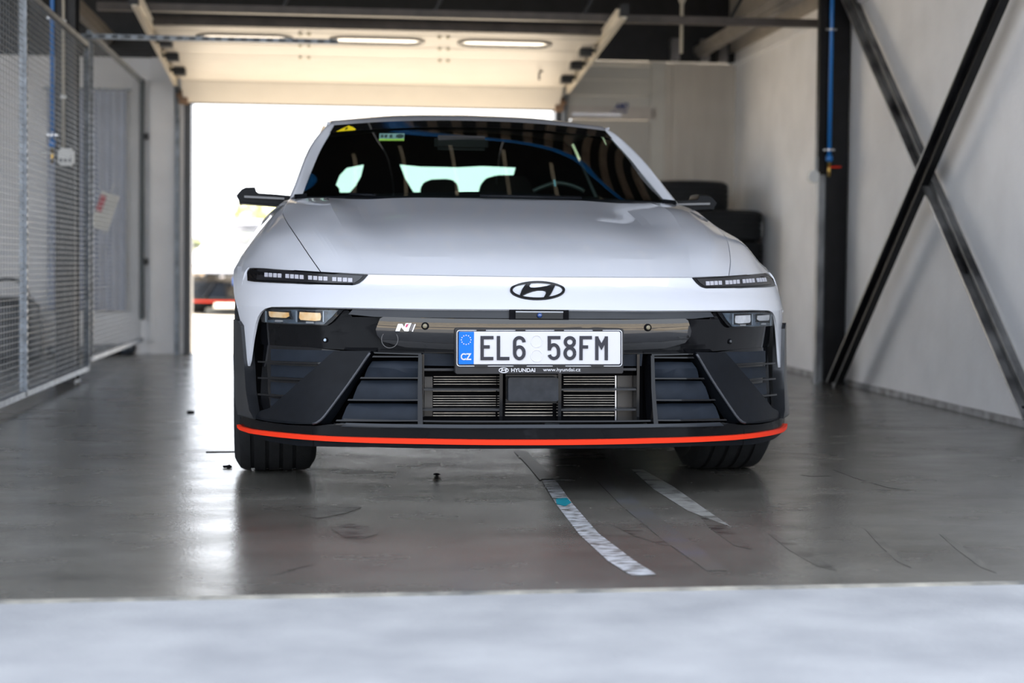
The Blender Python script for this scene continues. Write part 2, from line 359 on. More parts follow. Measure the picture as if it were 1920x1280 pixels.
cd = tubeo('cable_conduit', [(0, 0, 0), (0, 0, 1.5)], .0085, M('beige_conduit', (.46, .42, .34), .5), n=10, label='beige cable conduit dropping to the socket box on the left column', category='conduit')
cd.location = (pc.x, 10.87, 1.42)
for z in (.3, .75, 1.2): boxo('clip', (-.016, .016, -.012, .012, z, z+.02), WPLAST, cd)
jb = boxo('wall_socket', (pc.x-.03, pc.x+.06, 10.84, 10.90, 1.315, 1.42), WPLAST, bev=.012, label='white triple socket box hanging beside the left column', category='socket')
for i in range(3): part('outlet', (pc.x-.018+i*.026, pc.x-.002+i*.026, 10.836, 10.842, 1.338, 1.356), M('socket_hole', (.05, .05, .06), .5), jb)
# blue pipe run under the ceiling, beams
e = empty('air_main', (.8, 9.12, 3.05), label='blue air main crossing the garage under the dark ceiling', category='pipe')
tubeo('pipe', [(-2.4, 0, 0), (2.3, 0, 0)], .024, BLUE, e, 12)
for x in (-2.0, -.9, .2, 1.3): tubeo('hanger', [(x, 0, 0), (x, 0, .85)], .006, ALLOY, e, 8)
for i, (y, z, h, l) in enumerate(((11.75, 2.40, .05, 'dark steel beam crossing above the near edge of the lifted door'),)):
    b = baro('roof_beam', (0, 0, 0), (XW-XF, 0, 0), .08, h, M('brown_black_steel', (.05, .04, .035), .5, var=.3), label=l, category='beam'); b.location = (XF, y, z)
    for x in (.2, 1.2, 2.2, 3.2, 4.2): baro('stiffener', (x, .02, .03), (x+.25, .02, .5), .02, .02, STEELB, b, upv=(0, 1, 0))
for xs, l in ((2.90, 'grey roof rail running back close to the right wall'), (-1.9, 'grey roof rail running back above the wire fence')):
    b = boxo('roof_rail', (xs, xs+.10, 10.2, YB, 2.50, 2.56), M('grey_roof_rail', (.22, .20, .18), .6, var=.15), label=l, category='beam', group='grey roof rails')
    part('lower_lip', (xs+.02, xs+.08, 10.2, YB, 2.475, 2.50), M('grey_roof_rail', (.2, .2, .2)), b)
hg = aty(1278, 60, 12.4)
hr = tubeo('hanger_rod', [(0, 0, 0), (0, 0, 1.645)], .012, M('beige_conduit', (.4, .4, .4)), n=8, label='thin vertical rod hanging from the roof near the concrete pier', category='rod'); hr.location = (hg.x, 12.4, 2.26)
for s in (-1, 1): tubeo('fork', [(0, 0, .34), (.07*s, 0, .5)], .009, M('beige_conduit', (.4, .4, .4)), hr, 8)
# ------------------------------------------------------------------ overhead sectional door
dr = empty('overhead_door', (.27, 13.2, 2.0), label='cream sectional overhead door lifted half open above the rear opening', category='door')
X0, X1 = -1.25, 1.775
DP = [(12.02, 2.335), (14.18, 2.165), (14.36, 2.015)]
def dpt(s):
    L1 = math.dist(DP[0], DP[1])
    if s <= L1: t = s/L1; return (DP[0][0]+(DP[1][0]-DP[0][0])*t, DP[0][1]+(DP[1][1]-DP[0][1])*t)
    t = (s-L1)/math.dist(DP[1], DP[2]); return (DP[1][0]+(DP[2][0]-DP[1][0])*t, DP[1][1]+(DP[2][1]-DP[1][1])*t)
LT = math.dist(DP[0], DP[1])+math.dist(DP[1], DP[2])
def slat(name, s0, s1, mat, t=.035, x0=X0, x1=X1, prn=0.0, parent=dr):
    (y0, z0), (y1, z1) = dpt(s0), dpt(s1); d = Vector((0, y1-y0, z1-z0)).normalized(); nrm = Vector((0, d.z, -d.y))  # faces down
    bm = bmesh.new(); P, Q = Vector((0, y0, z0))+nrm*prn, Vector((0, y1, z1))+nrm*prn
    g = .004; P = P+d*g; Q = Q-d*g
    prof = [P-nrm*0+d*.006, P+nrm*-.006, P-nrm*t, Q-nrm*t, Q-nrm*.006, Q-d*.006]
    A = [bm.verts.new(p_+Vector((x0, 0, 0))-dr.location) for p_ in prof]; B = [bm.verts.new(p_+Vector((x1, 0, 0))-dr.location) for p_ in prof]
    bm.faces.new(A); bm.faces.new(B[::-1])
    for i in range(6): bm.faces.new((A[i], B[i], B[(i+1) % 6], A[(i+1) % 6]))
    bmesh.ops.recalc_face_normals(bm, faces=bm.faces); return obj(name, bm, mat, parent)
edges = [0, .20, .62, 1.04, 1.18, 1.33, 1.48, 1.63, 1.78, 1.93, 2.07, LT]
for a, b in zip(edges, edges[1:]): slat('panel', a, b, CREAM)
slat('top_rail', -.03, .05, M('brown_black_steel', (.05, .04, .035)), .06, prn=.012)
slat('bottom_seal', LT-.012, LT+.02, MATTE, .04)
for ua, ub in ((375, 542), (624, 788), (865, 1027)):        # slot windows
    s0 = .28; yy, zz = dpt(.40)
    xa_, xb_ = aty(ua, 82, yy).x, aty(ub, 92, yy).x
    def slot(bm, x0, x1, hw, lift, n=10):
        vs_ = []
        for c, a_ in ((x1, -90), (x0, 90)):
            for k_ in range(n+1):
                an = math.radians(a_+180*k_/n); vs_.append((c+(-hw if c == x1 else hw)+hw*math.cos(an), hw*math.sin(an)))
        d = Vector((0, DP[1][0]-DP[0][0], DP[1][1]-DP[0][1])).normalized(); nr = Vector((0, d.z, -d.y))
        return [Vector((x, 0, 0))+Vector((0, yy, zz))+d*q+nr*lift-dr.location for x, q in vs_]
    bm = bmesh.new(); o1 = slot(bm, xa_-.03, xb_+.03, .115, .010); o2 = slot(bm, xa_, xb_, .085, .010); o3 = slot(bm, xa_-.03, xb_+.03, .115, -.005); o4 = slot(bm, xa_, xb_, .085, -.03)
    V = [[bm.verts.new(p_) for p_ in o] for o in (o3, o1, o2, o4)]; n_ = len(o1)
    for A, B in zip(V, V[1:]):
        for i in range(n_): bm.faces.new((A[i], A[(i+1) % n_], B[(i+1) % n_], B[i]))
    bmesh.ops.recalc_face_normals(bm, faces=bm.faces); wf = obj('window', bm, M('window_rubber', (.03, .03, .03), .5), dr)
    bm = bmesh.new(); bm.faces.new([bm.verts.new(p_) for p_ in slot(bm, xa_, xb_, .086, .002)]); obj('pane', bm, M('skylight_pane', (.62, .66, .66), .08, coat=1), wf)
for x in (571, 832):
    for v_, s_ in ((72, .22), (95, .62), (118, 1.04)):
        yy, zz = dpt(s_); c = aty(x, v_, yy).x
        bm = bmesh.new()
        for dx in (-.03, .03): box(bm, c+dx-.012-dr.location.x, c+dx+.012-dr.location.x, yy-.012-dr.location.y, yy+.012-dr.location.y, zz-.014-dr.location.z, zz+.01-dr.location.z)
        obj('hinge', bm, M('hinge_zinc', (.4, .36, .25), .4, metal=.6), dr)
for sgn, xe in ((-1, X0-.05), (1, X1+.05)):
    tk = empty('door_track', (xe, 13.2, 0), label='cream steel guide track at the %s edge of the lifted door' % ('left' if sgn < 0 else 'right'), category='track', group='door guide tracks')
    off = Vector((-xe, -13.2, 0))
    (ya, za), (yb, zb) = (11.35, 2.375), DP[1]
    baro('rail', Vector((xe, ya, za))+off, Vector((xe, yb, zb))+off, .028, .06, CREAM2, tk)
    baro('rail_lip', Vector((xe-.03*sgn, ya, za+.03))+off, Vector((xe-.03*sgn, yb, zb+.03))+off, .05, .006, CREAM2, tk)
    tubeo('curve', [Vector(q_)+off for q_ in spline([(xe, yb, zb), (xe, yb+.12, zb-.035), (xe, yb+.17, zb-.14), (xe, yb+.18, zb-.3)], 10)], .022, GALV, tk)
    part('upright', (xe-.02, xe+.02, YB-.11, YB-.06, 0, 1.9), GALV, tk, .003)
    boxo('end_bracket', (-.03, .03, -1.86, -1.78, 2.36, 2.44), STEELB, tk, .004)
    for s_ in (.55, 1.05, 1.6):
        yy, zz = dpt(s_); xx = xe-.085*sgn
        hb = bmesh.new(); box(hb, -.045, .045, -.06, .06, -.05, .02); tube(hb, [(-.02, 0, -.02), (.09*sgn, 0, -.0)], .014, 8)
        obj('roller', hb, STEELB, dr, Vector((xx, yy, zz))-dr.location)
    yy, zz = DP[2]
    hb = bmesh.new(); box(hb, -.035, .035, -.05, .05, -.02, .09); tube(hb, [(0, -.05, .06), (.05*sgn, -.05, .04)], .02, 8); obj('bottom_bracket', hb, M('rusty_bracket', (.20, .12, .07), .6, var=.4), dr, Vector((xe-.05*sgn, yy-.02, zz+.01))-dr.location)
hk = [aty(1055, 130, 13.4), aty(1020, 131, 13.4), aty(1011, 136, 13.4), aty(1011, 150, 13.4)]
tubeo('latch_hook', [p_-dr.location for p_ in hk], .008, STEELB, dr)
for xs, sg in ((-1.25, -1), (1.81, 1)):
    boxo('trim_3' if sg < 0 else 'trim_4', (min(xs, xs-.055*sg), max(xs, xs-.055*sg), YB-.06, YB+.2, 0, 2.12), M('dark_jamb', (.035, .037, .042), .4), bev=.004, kind='structure')
# ------------------------------------------------------------------ wire mesh fence on the left
def fence(y0, y1, z0, z1, label, posts, tilt=0):
    e = empty('mesh_fence', (XF, y0, 0), label=label, category='fence', group='galvanised mesh fence panels')
    L = y1-y0
    for nm, a, b in (('top_rail', (0, 0, z1), (0, L, z1)), ('bottom_rail', (0, 0, z0), (0, L, z0))): baro(nm, a, b, .03, .03, GALV, e)
    for q in posts:
        po = baro('post', (0, q-y0, z0-.01), (0, q-y0, z1+.01), .038, .03, GALV, e, upv=(0, 1, 0))
        bm = bmesh.new(); z = z0+.03
        while z < z1-.03: box(bm, .0185, .021, q-y0-.006, q-y0+.006, z, z+.022); z += .04
        obj('perforation', bm, M('slot_dark', (.03, .035, .04), .6), po, kind='stuff')
    bm = bmesh.new(); s = .03; th_ = .0024
    z = z0+s
    while z < z1: bar(bm, (0, 0, z), (0, L, z), th_, th_); z += s
    y = s
    while y < L: bar(bm, (0, y, z0), (0, y, z1), th_*.7, th_*.7, (0, 1, 0)); y += s*2.4
    obj('wire_mesh', bm, M('mesh_wire', (.20, .22, .24), .5, metal=.3, var=.2), e, kind='stuff')
    return e
fence(7.2, 11.30, .07, 2.09, 'near galvanised wire mesh panel with slotted posts at the left edge', (9.05, 11.26))
fence(11.36, 14.33, .12, 2.18, 'far galvanised wire mesh panel reaching to the white back pier', (11.42,))
gp = boxo('gate_post', (XF-.02, XF+.02, 14.34, 14.38, .28, 2.2), M('dark_green_post', (.06, .075, .08), .5), bev=.004, label='thin dark post ending the mesh panel at the back pier', category='post')
for z in (.72, 1.72): part('hinge', (XF+.01, XF+.05, 14.335, 14.385, z, z+.05), STEELB, gp, .004)
sg = baro('slotted_channel', (0, 0, 0), (1.6, 0, 0), .04, .03, GALV, label='galvanised slotted channel bridging from the fence top to the door track', category='channel'); s0_ = aty(152, 68, 11.3); sg.location = (s0_.x, 11.3, s0_.z)
bm = bmesh.new()
for i in range(20): box(bm, .03+i*.08, .07+i*.08, -.0215, -.019, -.008, .008)
obj('slots', bm, M('slot_dark', (.03, .03, .03)), sg, kind='stuff')
# things behind the mesh and on the floor
def tyre_mesh(R, W_, ri, grooves=0, n=56):
    h = W_/2; P = [(ri, -h*.80), (ri+.02, -h*.92), ((R+ri)/2, -h), (R-.035, -h*.97), (R-.010, -h*.86), (R-.003, -h*.76)]
    if grooves:
        xs = [-.56, -.20, .14, .46][:grooves]
        for x in xs: P += [(R, (x-.05)*h), (R-.008, (x-.042)*h), (R-.008, (x+.042)*h), (R, (x+.05)*h)]
    P += [(R-.003, h*.76), (R-.010, h*.86), (R-.035, h*.97), ((R+ri)/2, h), (ri+.02, h*.92), (ri, h*.80)]
    bm = bmesh.new(); lathe(bm, P, n); bmesh.ops.recalc_face_normals(bm, faces=bm.faces); smooth(bm, 30)
    d = bpy.data.meshes.new('tyre'); bm.to_mesh(d); bm.free(); d.materials.append(RUBBER); return d
TY = tyre_mesh(.34, .235, .225, 3)
def tyre(x, y, z, rot, label, group): 
    o = obj('spare_tyre', TY, None, None, (x, y, z), label=label, category='tyre', group=group); o.rotation_euler = rot; return o
ords = ['bottom', 'second', 'third', 'fourth', 'top']
for i in range(5): tyre(2.895, 13.35, .1175+i*.2365, (0, math.pi/2, 0), '%s tyre of the taller-looking stack in the corner by the right wall' % ords[i] if False else '%s tyre of the stack nearest the right wall' % ords[i], 'stacked spare tyres')
for i in range(5): tyre(2.15, 13.85, .1175+i*.236, (0, math.pi/2, 0), '%s tyre of the stack in front of the wicket door' % ords[i], 'stacked spare tyres')
tyre(2.72, 13.78, 1.3, (0, math.pi/2, .3), 'loose tyre lying across both stacks behind the right mirror', 'stacked spare tyres')
tg = boxo('price_tag', (3.18, 3.215, 13.22, 13.23, .99, 1.09), WPLAST, label='small white tag hanging on the tyre stack by the wall', category='tag'); boxo('string', (-.003, .003, -.003, .003, .1, .14), WPLAST, tg)
bwl = empty('workshop_vacuum', (-2.52, 13.75, 0), label='black rounded workshop vacuum with loop handle behind the mesh', category='vacuum')
for nm, prof in (('drum', [(.0, 0), (.24, 0), (.26, .03), (.26, .28), (.24, .30), (0, .30)]), ('lid', [(.0, .30), (.25, .30), (.24, .40), (.17, .46), (0, .47)])):
    bm = bmesh.new(); lathe(bm, prof, 28, 'Z'); bmesh.ops.remove_doubles(bm, verts=bm.verts, dist=1e-4); bmesh.ops.recalc_face_normals(bm, faces=bm.faces); smooth(bm); obj(nm, bm, M('vacuum_black', (.02, .022, .025), .45), bwl)
tubeo('handle', spline([(-.16, 0, .42), (-.12, 0, .56), (0, 0, .60), (.12, 0, .56), (.16, 0, .42)], 14), .014, SATIN, bwl)
bx2 = boxo('tool_case', (-3.3, -2.85, 13.6, 14.0, 0, .34), M('vacuum_black', (.02, .02, .02)), bev=.02, label='low black tool case on the floor behind the near mesh panel', category='case'); part('latch', (-3.12, -3.04, 13.59, 13.605, .2, .27), GALV, bx2)
sgn = empty('hanging_sign', atx(197, 395, XF-.085), label='tilted white card with red block hanging behind the far mesh panel', category='sign')
sgn.rotation_euler = (0, math.radians(18), math.radians(15))
boxo('card', (-.065, .065, -.004, .004, -.14, .13), M('card_cream', (.68, .66, .6), .6), sgn); boxo('red_block', (-.064, -.022, -.008, -.004, -.02, .10), M('card_red', (.5, .03, .05), .5), sgn); tubeo('string', [(0, 0, .13), (0, 0, .2)], .003, WPLAST, sgn, 6)
curt = bmesh.new()
for i in range(30):
    x = -2.55+i*.032; 
pts_c = [(-2.32+i*.02, YB-.10+.025*math.sin(i*1.15), 0) for i in range(32)]
V = [[curt.verts.new((x, y, z)) for z in (.35, 2.1)] for x, y, _ in pts_c]
for a, b in zip(V, V[1:]): curt.faces.new((a[0], b[0], b[1], a[1]))
smooth(curt, 90); cu_ = obj('plastic_curtain', curt, M('blue_grey_curtain', (.38, .42, .52), .4), label='pale blue folded plastic curtain behind the far mesh panel', category='curtain'); baro('curtain_rail', (-2.35, YB-.1, 2.11), (-1.66, YB-.1, 2.11), .02, .02, GALV, cu_)
pj = ground(258, 662)
jk = empty('floor_bar', (pj.x-.25, pj.y-.1, .045), label='grey metal bar lying on the floor below the far mesh panel', category='bar')
tubeo('bar', [(-.35, -.5, 0), (.15, -.05, 0)], .04, GALV, jk, 12); tubeo('end_cap', [(.13, -.07, 0), (.22, .01, 0)], .045, M('end_cap_blue', (.08, .10, .13), .5), jk, 12)
for u, v, s_, l in ((357, 774, .022, 'dark scrap of rubber on the floor left of the car'), (819, 891, .014, 'tiny black screw on the floor before the bumper'), (428, 877, .02, 'dark rubber crumb beside the left front tyre')):
    p_ = ground(u, v); bm = bmesh.new(); bmesh.ops.create_icosphere(bm, subdivisions=2, radius=s_)
    for q in bm.verts: q.co *= random.uniform(.6, 1.1); q.co.z *= .35
    smooth(bm, 60); obj('debris', bm, MATTE, None, (p_.x, p_.y, s_*.25), label=l, category='debris')
# marks on the shop floor
def mark(name, poly, mat, z=.0012):
    bm = bmesh.new(); pts = [ground(u, v) for u, v in poly]
    bm.faces.new([bm.verts.new((p_.x, p_.y, z)) for p_ in pts]); bmesh.ops.recalc_face_normals(bm, faces=bm.faces)
    if bm.faces[:][0].normal.z < 0: bmesh.ops.reverse_faces(bm, faces=bm.faces)
    return obj(name, bm, mat, floor)
def worn(name, c, lo, hi, scale, st=(1, 1, 1)):
    m = M(name, (.105, .10, .088), .26, col2=c, scale=scale, stretch=st); m.node_tree.nodes['Color Ramp'].color_ramp.elements[0].position = lo; m.node_tree.nodes['Color Ramp'].color_ramp.elements[1].position = hi; return m
WORN = worn('worn_white_tape', (.50, .52, .545), .36, .60, 30, (.7, 1.5, 1)); FRESH = worn('pale_tape', (.30, .30, .285), .25, .55, 14); BLUISH = worn('faint_blue_line', (.105, .108, .125), .42, .75, 7); BLKT = worn('black_tape', (.035, .034, .033), .3, .6, 20)
mark('tape_line', [(962, 845), (986, 845), (1012, 868), (1040, 900), (1012, 900), (985, 868)], BLKT)
mark('tape_line', [(1014, 898), (1040, 898), (1074, 945), (1122, 1000), (1188, 1050), (1232, 1078), (1184, 1079), (1140, 1052), (1086, 1002), (1044, 947)], WORN)
mark('tape_line', [(1184, 880), (1206, 881), (1262, 912), (1320, 953), (1373, 989), (1290, 958), (1225, 917)], FRESH)
mark('tape_line', [(1118, 900), (1140, 900), (1210, 950), (1295, 1015), (1365, 1070), (1325, 1070), (1240, 1010), (1165, 948)], BLUISH)
mark('paint_spot', [(1042, 936), (1062, 934), (1071, 943), (1060, 950), (1044, 946)], M('teal_paint', (.01, .20, .26), .4), .0025)
SCF = worn('scuff_mark', (.03, .028, .027), .48, .66, 24, (.6, 1.6, 1))
for u, v, lu, lv, w_ in ((1300, 955, 110, 75, 26), (1440, 1000, 130, 70, 16), (1620, 990, 90, 75, 10), (1760, 1000, 110, 75, 8), (560, 965, 120, -14, 30), (620, 990, 90, 10, 36), (500, 1080, 90, -22, 8), (1560, 880, 150, 40, 7), (1150, 985, 130, 40, 14), (1500, 890, 60, 2, 5)):
    mark('scuff', [(u, v), (u+lu*.4, v+lv*.35-w_*.35), (u+lu*.8, v+lv*.8-w_*.3), (u+lu, v+lv), (u+lu*.7, v+lv*.8+w_*.3), (u+lu*.3, v+lv*.35+w_*.4)], SCF, .0008)
mark('floor_crack', [(386, 846.5), (446, 846), (446, 848), (386, 849)], MATTE)
# ------------------------------------------------------------------ beyond the opening and in front
def tree(x, y, h, r, label, colr, trunk=True, n=260):
    e = empty('tree', (x, y, 0), label=label, category='tree', group='trees beyond the back yard')
    bm = bmesh.new(); tube(bm, [(0, 0, 0), (.1, 0, h*.35), (0, .1, h*.7)], [r*.1, r*.07, r*.03], 8); obj('trunk', bm, M('bark', (.16, .12, .08), .9), e)
    bm = bmesh.new()
    for i in range(n):
        a, b, q = random.uniform(0, 6.28), math.acos(random.uniform(-.8, 1)), r*random.uniform(.45, 1)**.6
        c = Vector((q*math.sin(b)*math.cos(a), q*math.sin(b)*math.sin(a), h*.62+q*.85*math.cos(b))); s_ = r*random.uniform(.12, .24)
        u1 = Vector((random.uniform(-1, 1), random.uniform(-1, 1), random.uniform(-1, 1))).normalized(); u2 = u1.orthogonal().normalized()
        bm.faces.new([bm.verts.new(c+s_*(ca*u1+cb*u2)) for ca, cb in ((1, 0), (.3, .5), (-1, 0), (.3, -.5))])
    obj('foliage', bm, M(label[:20], colr, .7, var=.4, scale=1), e, kind='stuff'); return e
tp = aty(478, 470, 62)
tree(tp.x, 62, 3.1, 1.15, 'yellow-green tree in the bright haze beyond the second car', (.55, .55, .22))
tp2 = aty(378, 480, 70); tree(tp2.x-.3, 70, 1.7, .8, 'small pale shrub tree at the far left of the opening', (.42, .46, .22))
boxo('wall_yard', (-60, 60, 78, 78.4, 0, 1.5), M('sunlit_far_wall', (.7, .68, .62), .9), kind='structure')
boxo('wall_pit_added', (-60, 60, -22.4, -22, 0, 1.1), M('added_pit_wall', (.5, .48, .44), .9), kind='structure')  # unseen wall behind the camera, added for the car's gloss reflections
bank = boxo('floor_bank_added', (-60, 60, -34, -23, -.2, .9), M('added_grass_bank', (.10, .16, .04), .9, var=.4, scale=1), kind='structure')  # unseen green bank, also added only to be reflected
#CAR#
# ================================================================== THE CAR
# built in its own frame: x to the right of the picture, y from nose to tail, z up; F is the curved front face
W, D, PE = .985, .80, 2.65
LEAN = [(-1, .13), (.15, -.040), (.24, -.052), (.30, -.027), (.36, -.006), (.47, .008), (.55, .013), (.60, .015), (.635, .042), (.675, .085), (.71, .098), (.75, .15), (2, .5)]
def lean(z):
    for (a, p_), (b, q) in zip(LEAN, LEAN[1:]):
        if z <= b: t = (z-a)/(b-a); return p_+(q-p_)*t
def Fp(th, z, deep=0.0):
    t = math.radians(th); s = math.sin(abs(t))
    x = W*s**(2/PE) if s > 0 else 0.0; l_ = lean(z)
    if z > .68: l_ *= 1+.55*min(1, max(0, (x-.67)/.24))*min(1, (z-.68)/.045)
    return Vector((math.copysign(x, th), D*(1-math.cos(t))+l_+deep, z))
def Fn(th, z, deep=0.0):
    a = Fp(th+.5, z, deep)-Fp(th-.5, z, deep); b = Fp(th, z+.004, deep)-Fp(th, z-.004, deep)
    n = a.cross(b).normalized(); return n if n.y < 0 or abs(n.x) > .5 else -n
def th_of_x(x): return math.copysign(math.degrees(math.asin(min(1, (abs(x)/W)**(PE/2)))), x)
def hit(u, v, deep=0.0):
    """pixel of the photograph -> (angle, height) where its ray meets the front face"""
    o, d = cray(u, v); lastp = None; y = -.25
    while y < 1.3:
        p_ = o+d*((y-o.y)/d.y)
        if abs(p_.x) >= W*.9985: return (math.copysign(84, p_.x), p_.z)
        th = th_of_x(p_.x)
        if y >= Fp(th, p_.z, deep).y:
            lo, hi = y-.01, y
            for _ in range(24):
                m_ = (lo+hi)/2; q = o+d*((m_-o.y)/d.y)
                if abs(q.x) < W and m_ >= Fp(th_of_x(q.x), q.z, deep).y: hi = m_
                else: lo = m_
            q = o+d*((hi-o.y)/d.y); return (th_of_x(q.x), q.z)
        y += .01
    return (math.copysign(84, p_.x), p_.z)
def patch_bm(poly, off=0.0, thick=.01, deep=0.0, dth=3.0, dz=.03, bulge=None, bev=0.0, fold=0.0):
    """polygon in (angle, height) laid on the front face, proud by off, thick towards the rear"""
    bm = bmesh.new(); K = 100.0
    vv = [bm.verts.new((t/K, 0, z)) for t, z in poly]
    for tri in tessellate_polygon([[Vector((t/K, z, 0)) for t, z in poly]]): bm.faces.new([vv[i] for i in tri])
    bmesh.ops.recalc_face_normals(bm, faces=bm.faces)
    ts = [t for t, z in poly]; zs = [z for t, z in poly]
    def cuts(lo, hi, st):
        k_ = math.ceil(lo/st); 
        while k_*st < hi: yield k_*st; k_ += 1
    for c in cuts(min(ts), max(ts), dth): bmesh.ops.bisect_plane(bm, geom=bm.verts[:]+bm.edges[:]+bm.faces[:], plane_co=(c/K, 0, 0), plane_no=(1, 0, 0), dist=1e-6)
    for c in cuts(min(zs), max(zs), dz): bmesh.ops.bisect_plane(bm, geom=bm.verts[:]+bm.edges[:]+bm.faces[:], plane_co=(0, 0, c), plane_no=(0, 0, 1), dist=1e-6)
    src = [(v.co.x*K, v.co.z) for v in bm.verts]
    front = bm.verts[:]; ff = bm.faces[:]
    ext = bmesh.ops.extrude_face_region(bm, geom=ff[:])
    # extruded copy becomes the front, the originals stay behind
    newv = [g for g in ext['geom'] if isinstance(g, bmesh.types.BMVert)]
    z0, z1 = min(zs), max(zs)
    def place(v, extra):
        th, z = v.co.x*K, v.co.z; n = Fn(th, z, deep); b = bulge(th, z) if bulge else 0
        v.co = Fp(th, z, deep)+n*(off+extra+b)
    # faces kept by extrude: original faces remain -> delete duplicates not needed
    for v in front: place(v, -thick)
    for v in newv: place(v, 0)
    bmesh.ops.recalc_face_normals(bm, faces=bm.faces)
    bmesh.ops.remove_doubles(bm, verts=bm.verts, dist=1e-6)
    smooth(bm, 34)
    return bm
def mirrorp(poly): return [(-t, z) for t, z in poly][::-1]
def sym(poly_l, thc=0.0):
    """left half (first and last point near the centre line) -> whole polygon"""
    return poly_l+[(-t, z) for t, z in reversed(poly_l)]
def fpatch(name, px, mat, parent, off=0.0, thick=.01, deep=0.0, both=True, cl=74, **kw):
    pl_ = [(max(-cl, min(cl, t)), z) for t, z in (hit(u, v, deep) for u, v in px)]; out = []
    for s_ in ((0, 1) if both else (0,)):
        out.append(obj(name, patch_bm(pl_ if s_ == 0 else mirrorp(pl_), off, thick, deep, **kw), mat, parent))
    return out
def hpatch(name, px_l, mat, parent, off=0.0, thick=.01, deep=0.0, cl=74, **kw):
    """whole width piece from its left half, listed centre-top ... centre-bottom"""
    pl_ = [(max(-cl, min(cl, t)), z) for t, z in (hit(u, v, deep) for u, v in px_l)]; pl_[0] = (0.0, pl_[0][1]); pl_[-1] = (0.0, pl_[-1][1])
    poly = pl_+[(-t, z) for t, z in reversed(pl_) if abs(t) > 1e-6]
    return obj(name, patch_bm(poly, off, thick, deep, **kw), mat, parent)
def zc(z0, u0, v0, s_): return lambda pts: [(u0+x/s_, v0+y/s_) for x, y in pts]
Z1 = zc(0, 430, 560, 3.7636); Z2 = zc(0, 720, 560, 4.268); Z5 = zc(0, 430, 340, 4.2655); Z7 = zc(0, 540, 200, 5.0526); Z8 = zc(0, 880, 200, 4.6829); ZP = zc(0, 850, 500, 5.818); ZB = zc(0, 640, 570, 8.348); ZL = zc(0, 440, 560, 8.727)
rot = CAR_YAW-YAW
o2 = Matrix.Rotation(rot, 3, 'Z') @ Vector((CAR_CAM.x, CAR_CAM.y, 0))
car = empty('car', (-o2.x, -o2.y, 0), rot, label='white saloon with black grille and orange-red lip parked facing the camera', category='car')
# ---------------- painted nose
nose_low = [(1007, 580), (800, 579), (650, 576.5), (560, 574.8), (509, 575.2), (497, 578.5), (489, 585), (483.5, 594), (479.5, 606), (473, 640), (468, 676), (465, 686)]
pl_ = [hit(u, v) for u, v in nose_low]; pl_[0] = (0.0, pl_[0][1])
top = [(0.0, .705), (hit(690, 515.5)[0], .708), (hit(603, 511)[0], .713), (hit(466, 500.6)[0], .727), (-72, .729), (-72, .602), hit(452, 606), hit(458, 640)]
half = [(max(-72, t), z) for t, z in top+pl_[::-1]]
bm = patch_bm(half, 0, .008, dth=2.5, dz=.02); md = bpy.data.meshes.new('half'); bm.to_mesh(md)
n0 = len(bm.verts); bm.from_mesh(md); bm.verts.ensure_lookup_table()
for v in bm.verts[n0:]: v.co.x *= -1
bmesh.ops.delete(bm, geom=[f for f in bm.faces if all(abs(v.co.x) < 1e-5 for v in f.verts)], context='FACES_ONLY'); bmesh.ops.remove_doubles(bm, verts=bm.verts, dist=1e-5); bmesh.ops.recalc_face_normals(bm, faces=bm.faces); smooth(bm, 34); bpy.data.meshes.remove(md)
obj('front_bumper', bm, PAINT, car)
# ---------------- bonnet, wings, sides
SHUT = [(.671, .265, .713), (.706, .38, .766), (.741, .545, .823), (.759, .66, .853), (.778, .85, .888), (.791, 1.06, .923), (.787, 1.135, .942), (.779, 1.2, .96), (.768, 1.31, .978), (.762, 1.385, .987)]
CREASE = [(.527, .19, .711), (.549, .31, .772), (.563, .39, .803), (.578, .485, .835), (.592, .595, .867), (.605, .735, .901), (.618, .89, .938), (.622, 1.05, .966), (.62, 1.28, .99)]
MIDL = [(.0, .102, .708), (.0, .2, .764), (.0, .3, .803), (.0, .45, .848), (.0, .6, .884), (.0, .8, .922), (.0, 1.0, .957), (.0, 1.22, .996)]
Q1 = [(.27, .125, .709), (.28, .22, .764), (.285, .32, .803), (.29, .46, .847), (.295, .62, .884), (.30, .8, .918), (.31, 1.0, .952), (.31, 1.235, .994)]
Q2 = [(.43, .157, .710), (.445, .26, .766), (.455, .35, .800), (.465, .47, .835), (.475, .61, .866), (.485, .78, .897), (.49, .98, .933), (.49, 1.255, .986)]
H1 = [(.60, .218, .714), (.629, .335, .777), (.66, .46, .825), (.678, .58, .859), (.693, .75, .898), (.703, .95, .937), (.705, 1.1, .962), (.694, 1.32, .990)]
bm = loft([[MIDL, Q1, Q2, CREASE], [CREASE, H1, SHUT]], 30, 6, mirror=True); orient(bm, (0, 1, .3)); thicken(bm, .012); smooth(bm, 4.5); obj('bonnet', bm, PAINT, car)
def flip(l): return [(-x, y, z) for x, y, z in l]
G = .003
SH2 = [(x+G, y, z-.001) for x, y, z in SHUT]+[(.785, 1.47, .984)]
F1 = [(.80, .405, .722), (.822, .52, .762), (.842, .63, .797), (.857, .74, .823), (.868, .87, .843), (.873, 1.05, .860), (.868, 1.25, .882), (.862, 1.38, .903), (.862, 1.48, .915)]
F2 = [(.908, .604, .727), (.918, .67, .738), (.930, .75, .748), (.9395, .88, .757), (.944, 1.05, .766), (.942, 1.25, .780), (.935, 1.48, .80)]
F3 = [(.924, .59, .70), (.945, .70, .708), (.955, .80, .716), (.963, .93, .723), (.964, 1.12, .72), (.962, 1.32, .70), (.958, 1.47, .66)]
F4 = [(.945, .55, .590), (.958, .64, .635), (.962, .73, .69), (.9655, .93, .718), (.966, 1.13, .685), (.964, 1.27, .58), (.958, 1.325, .30)]
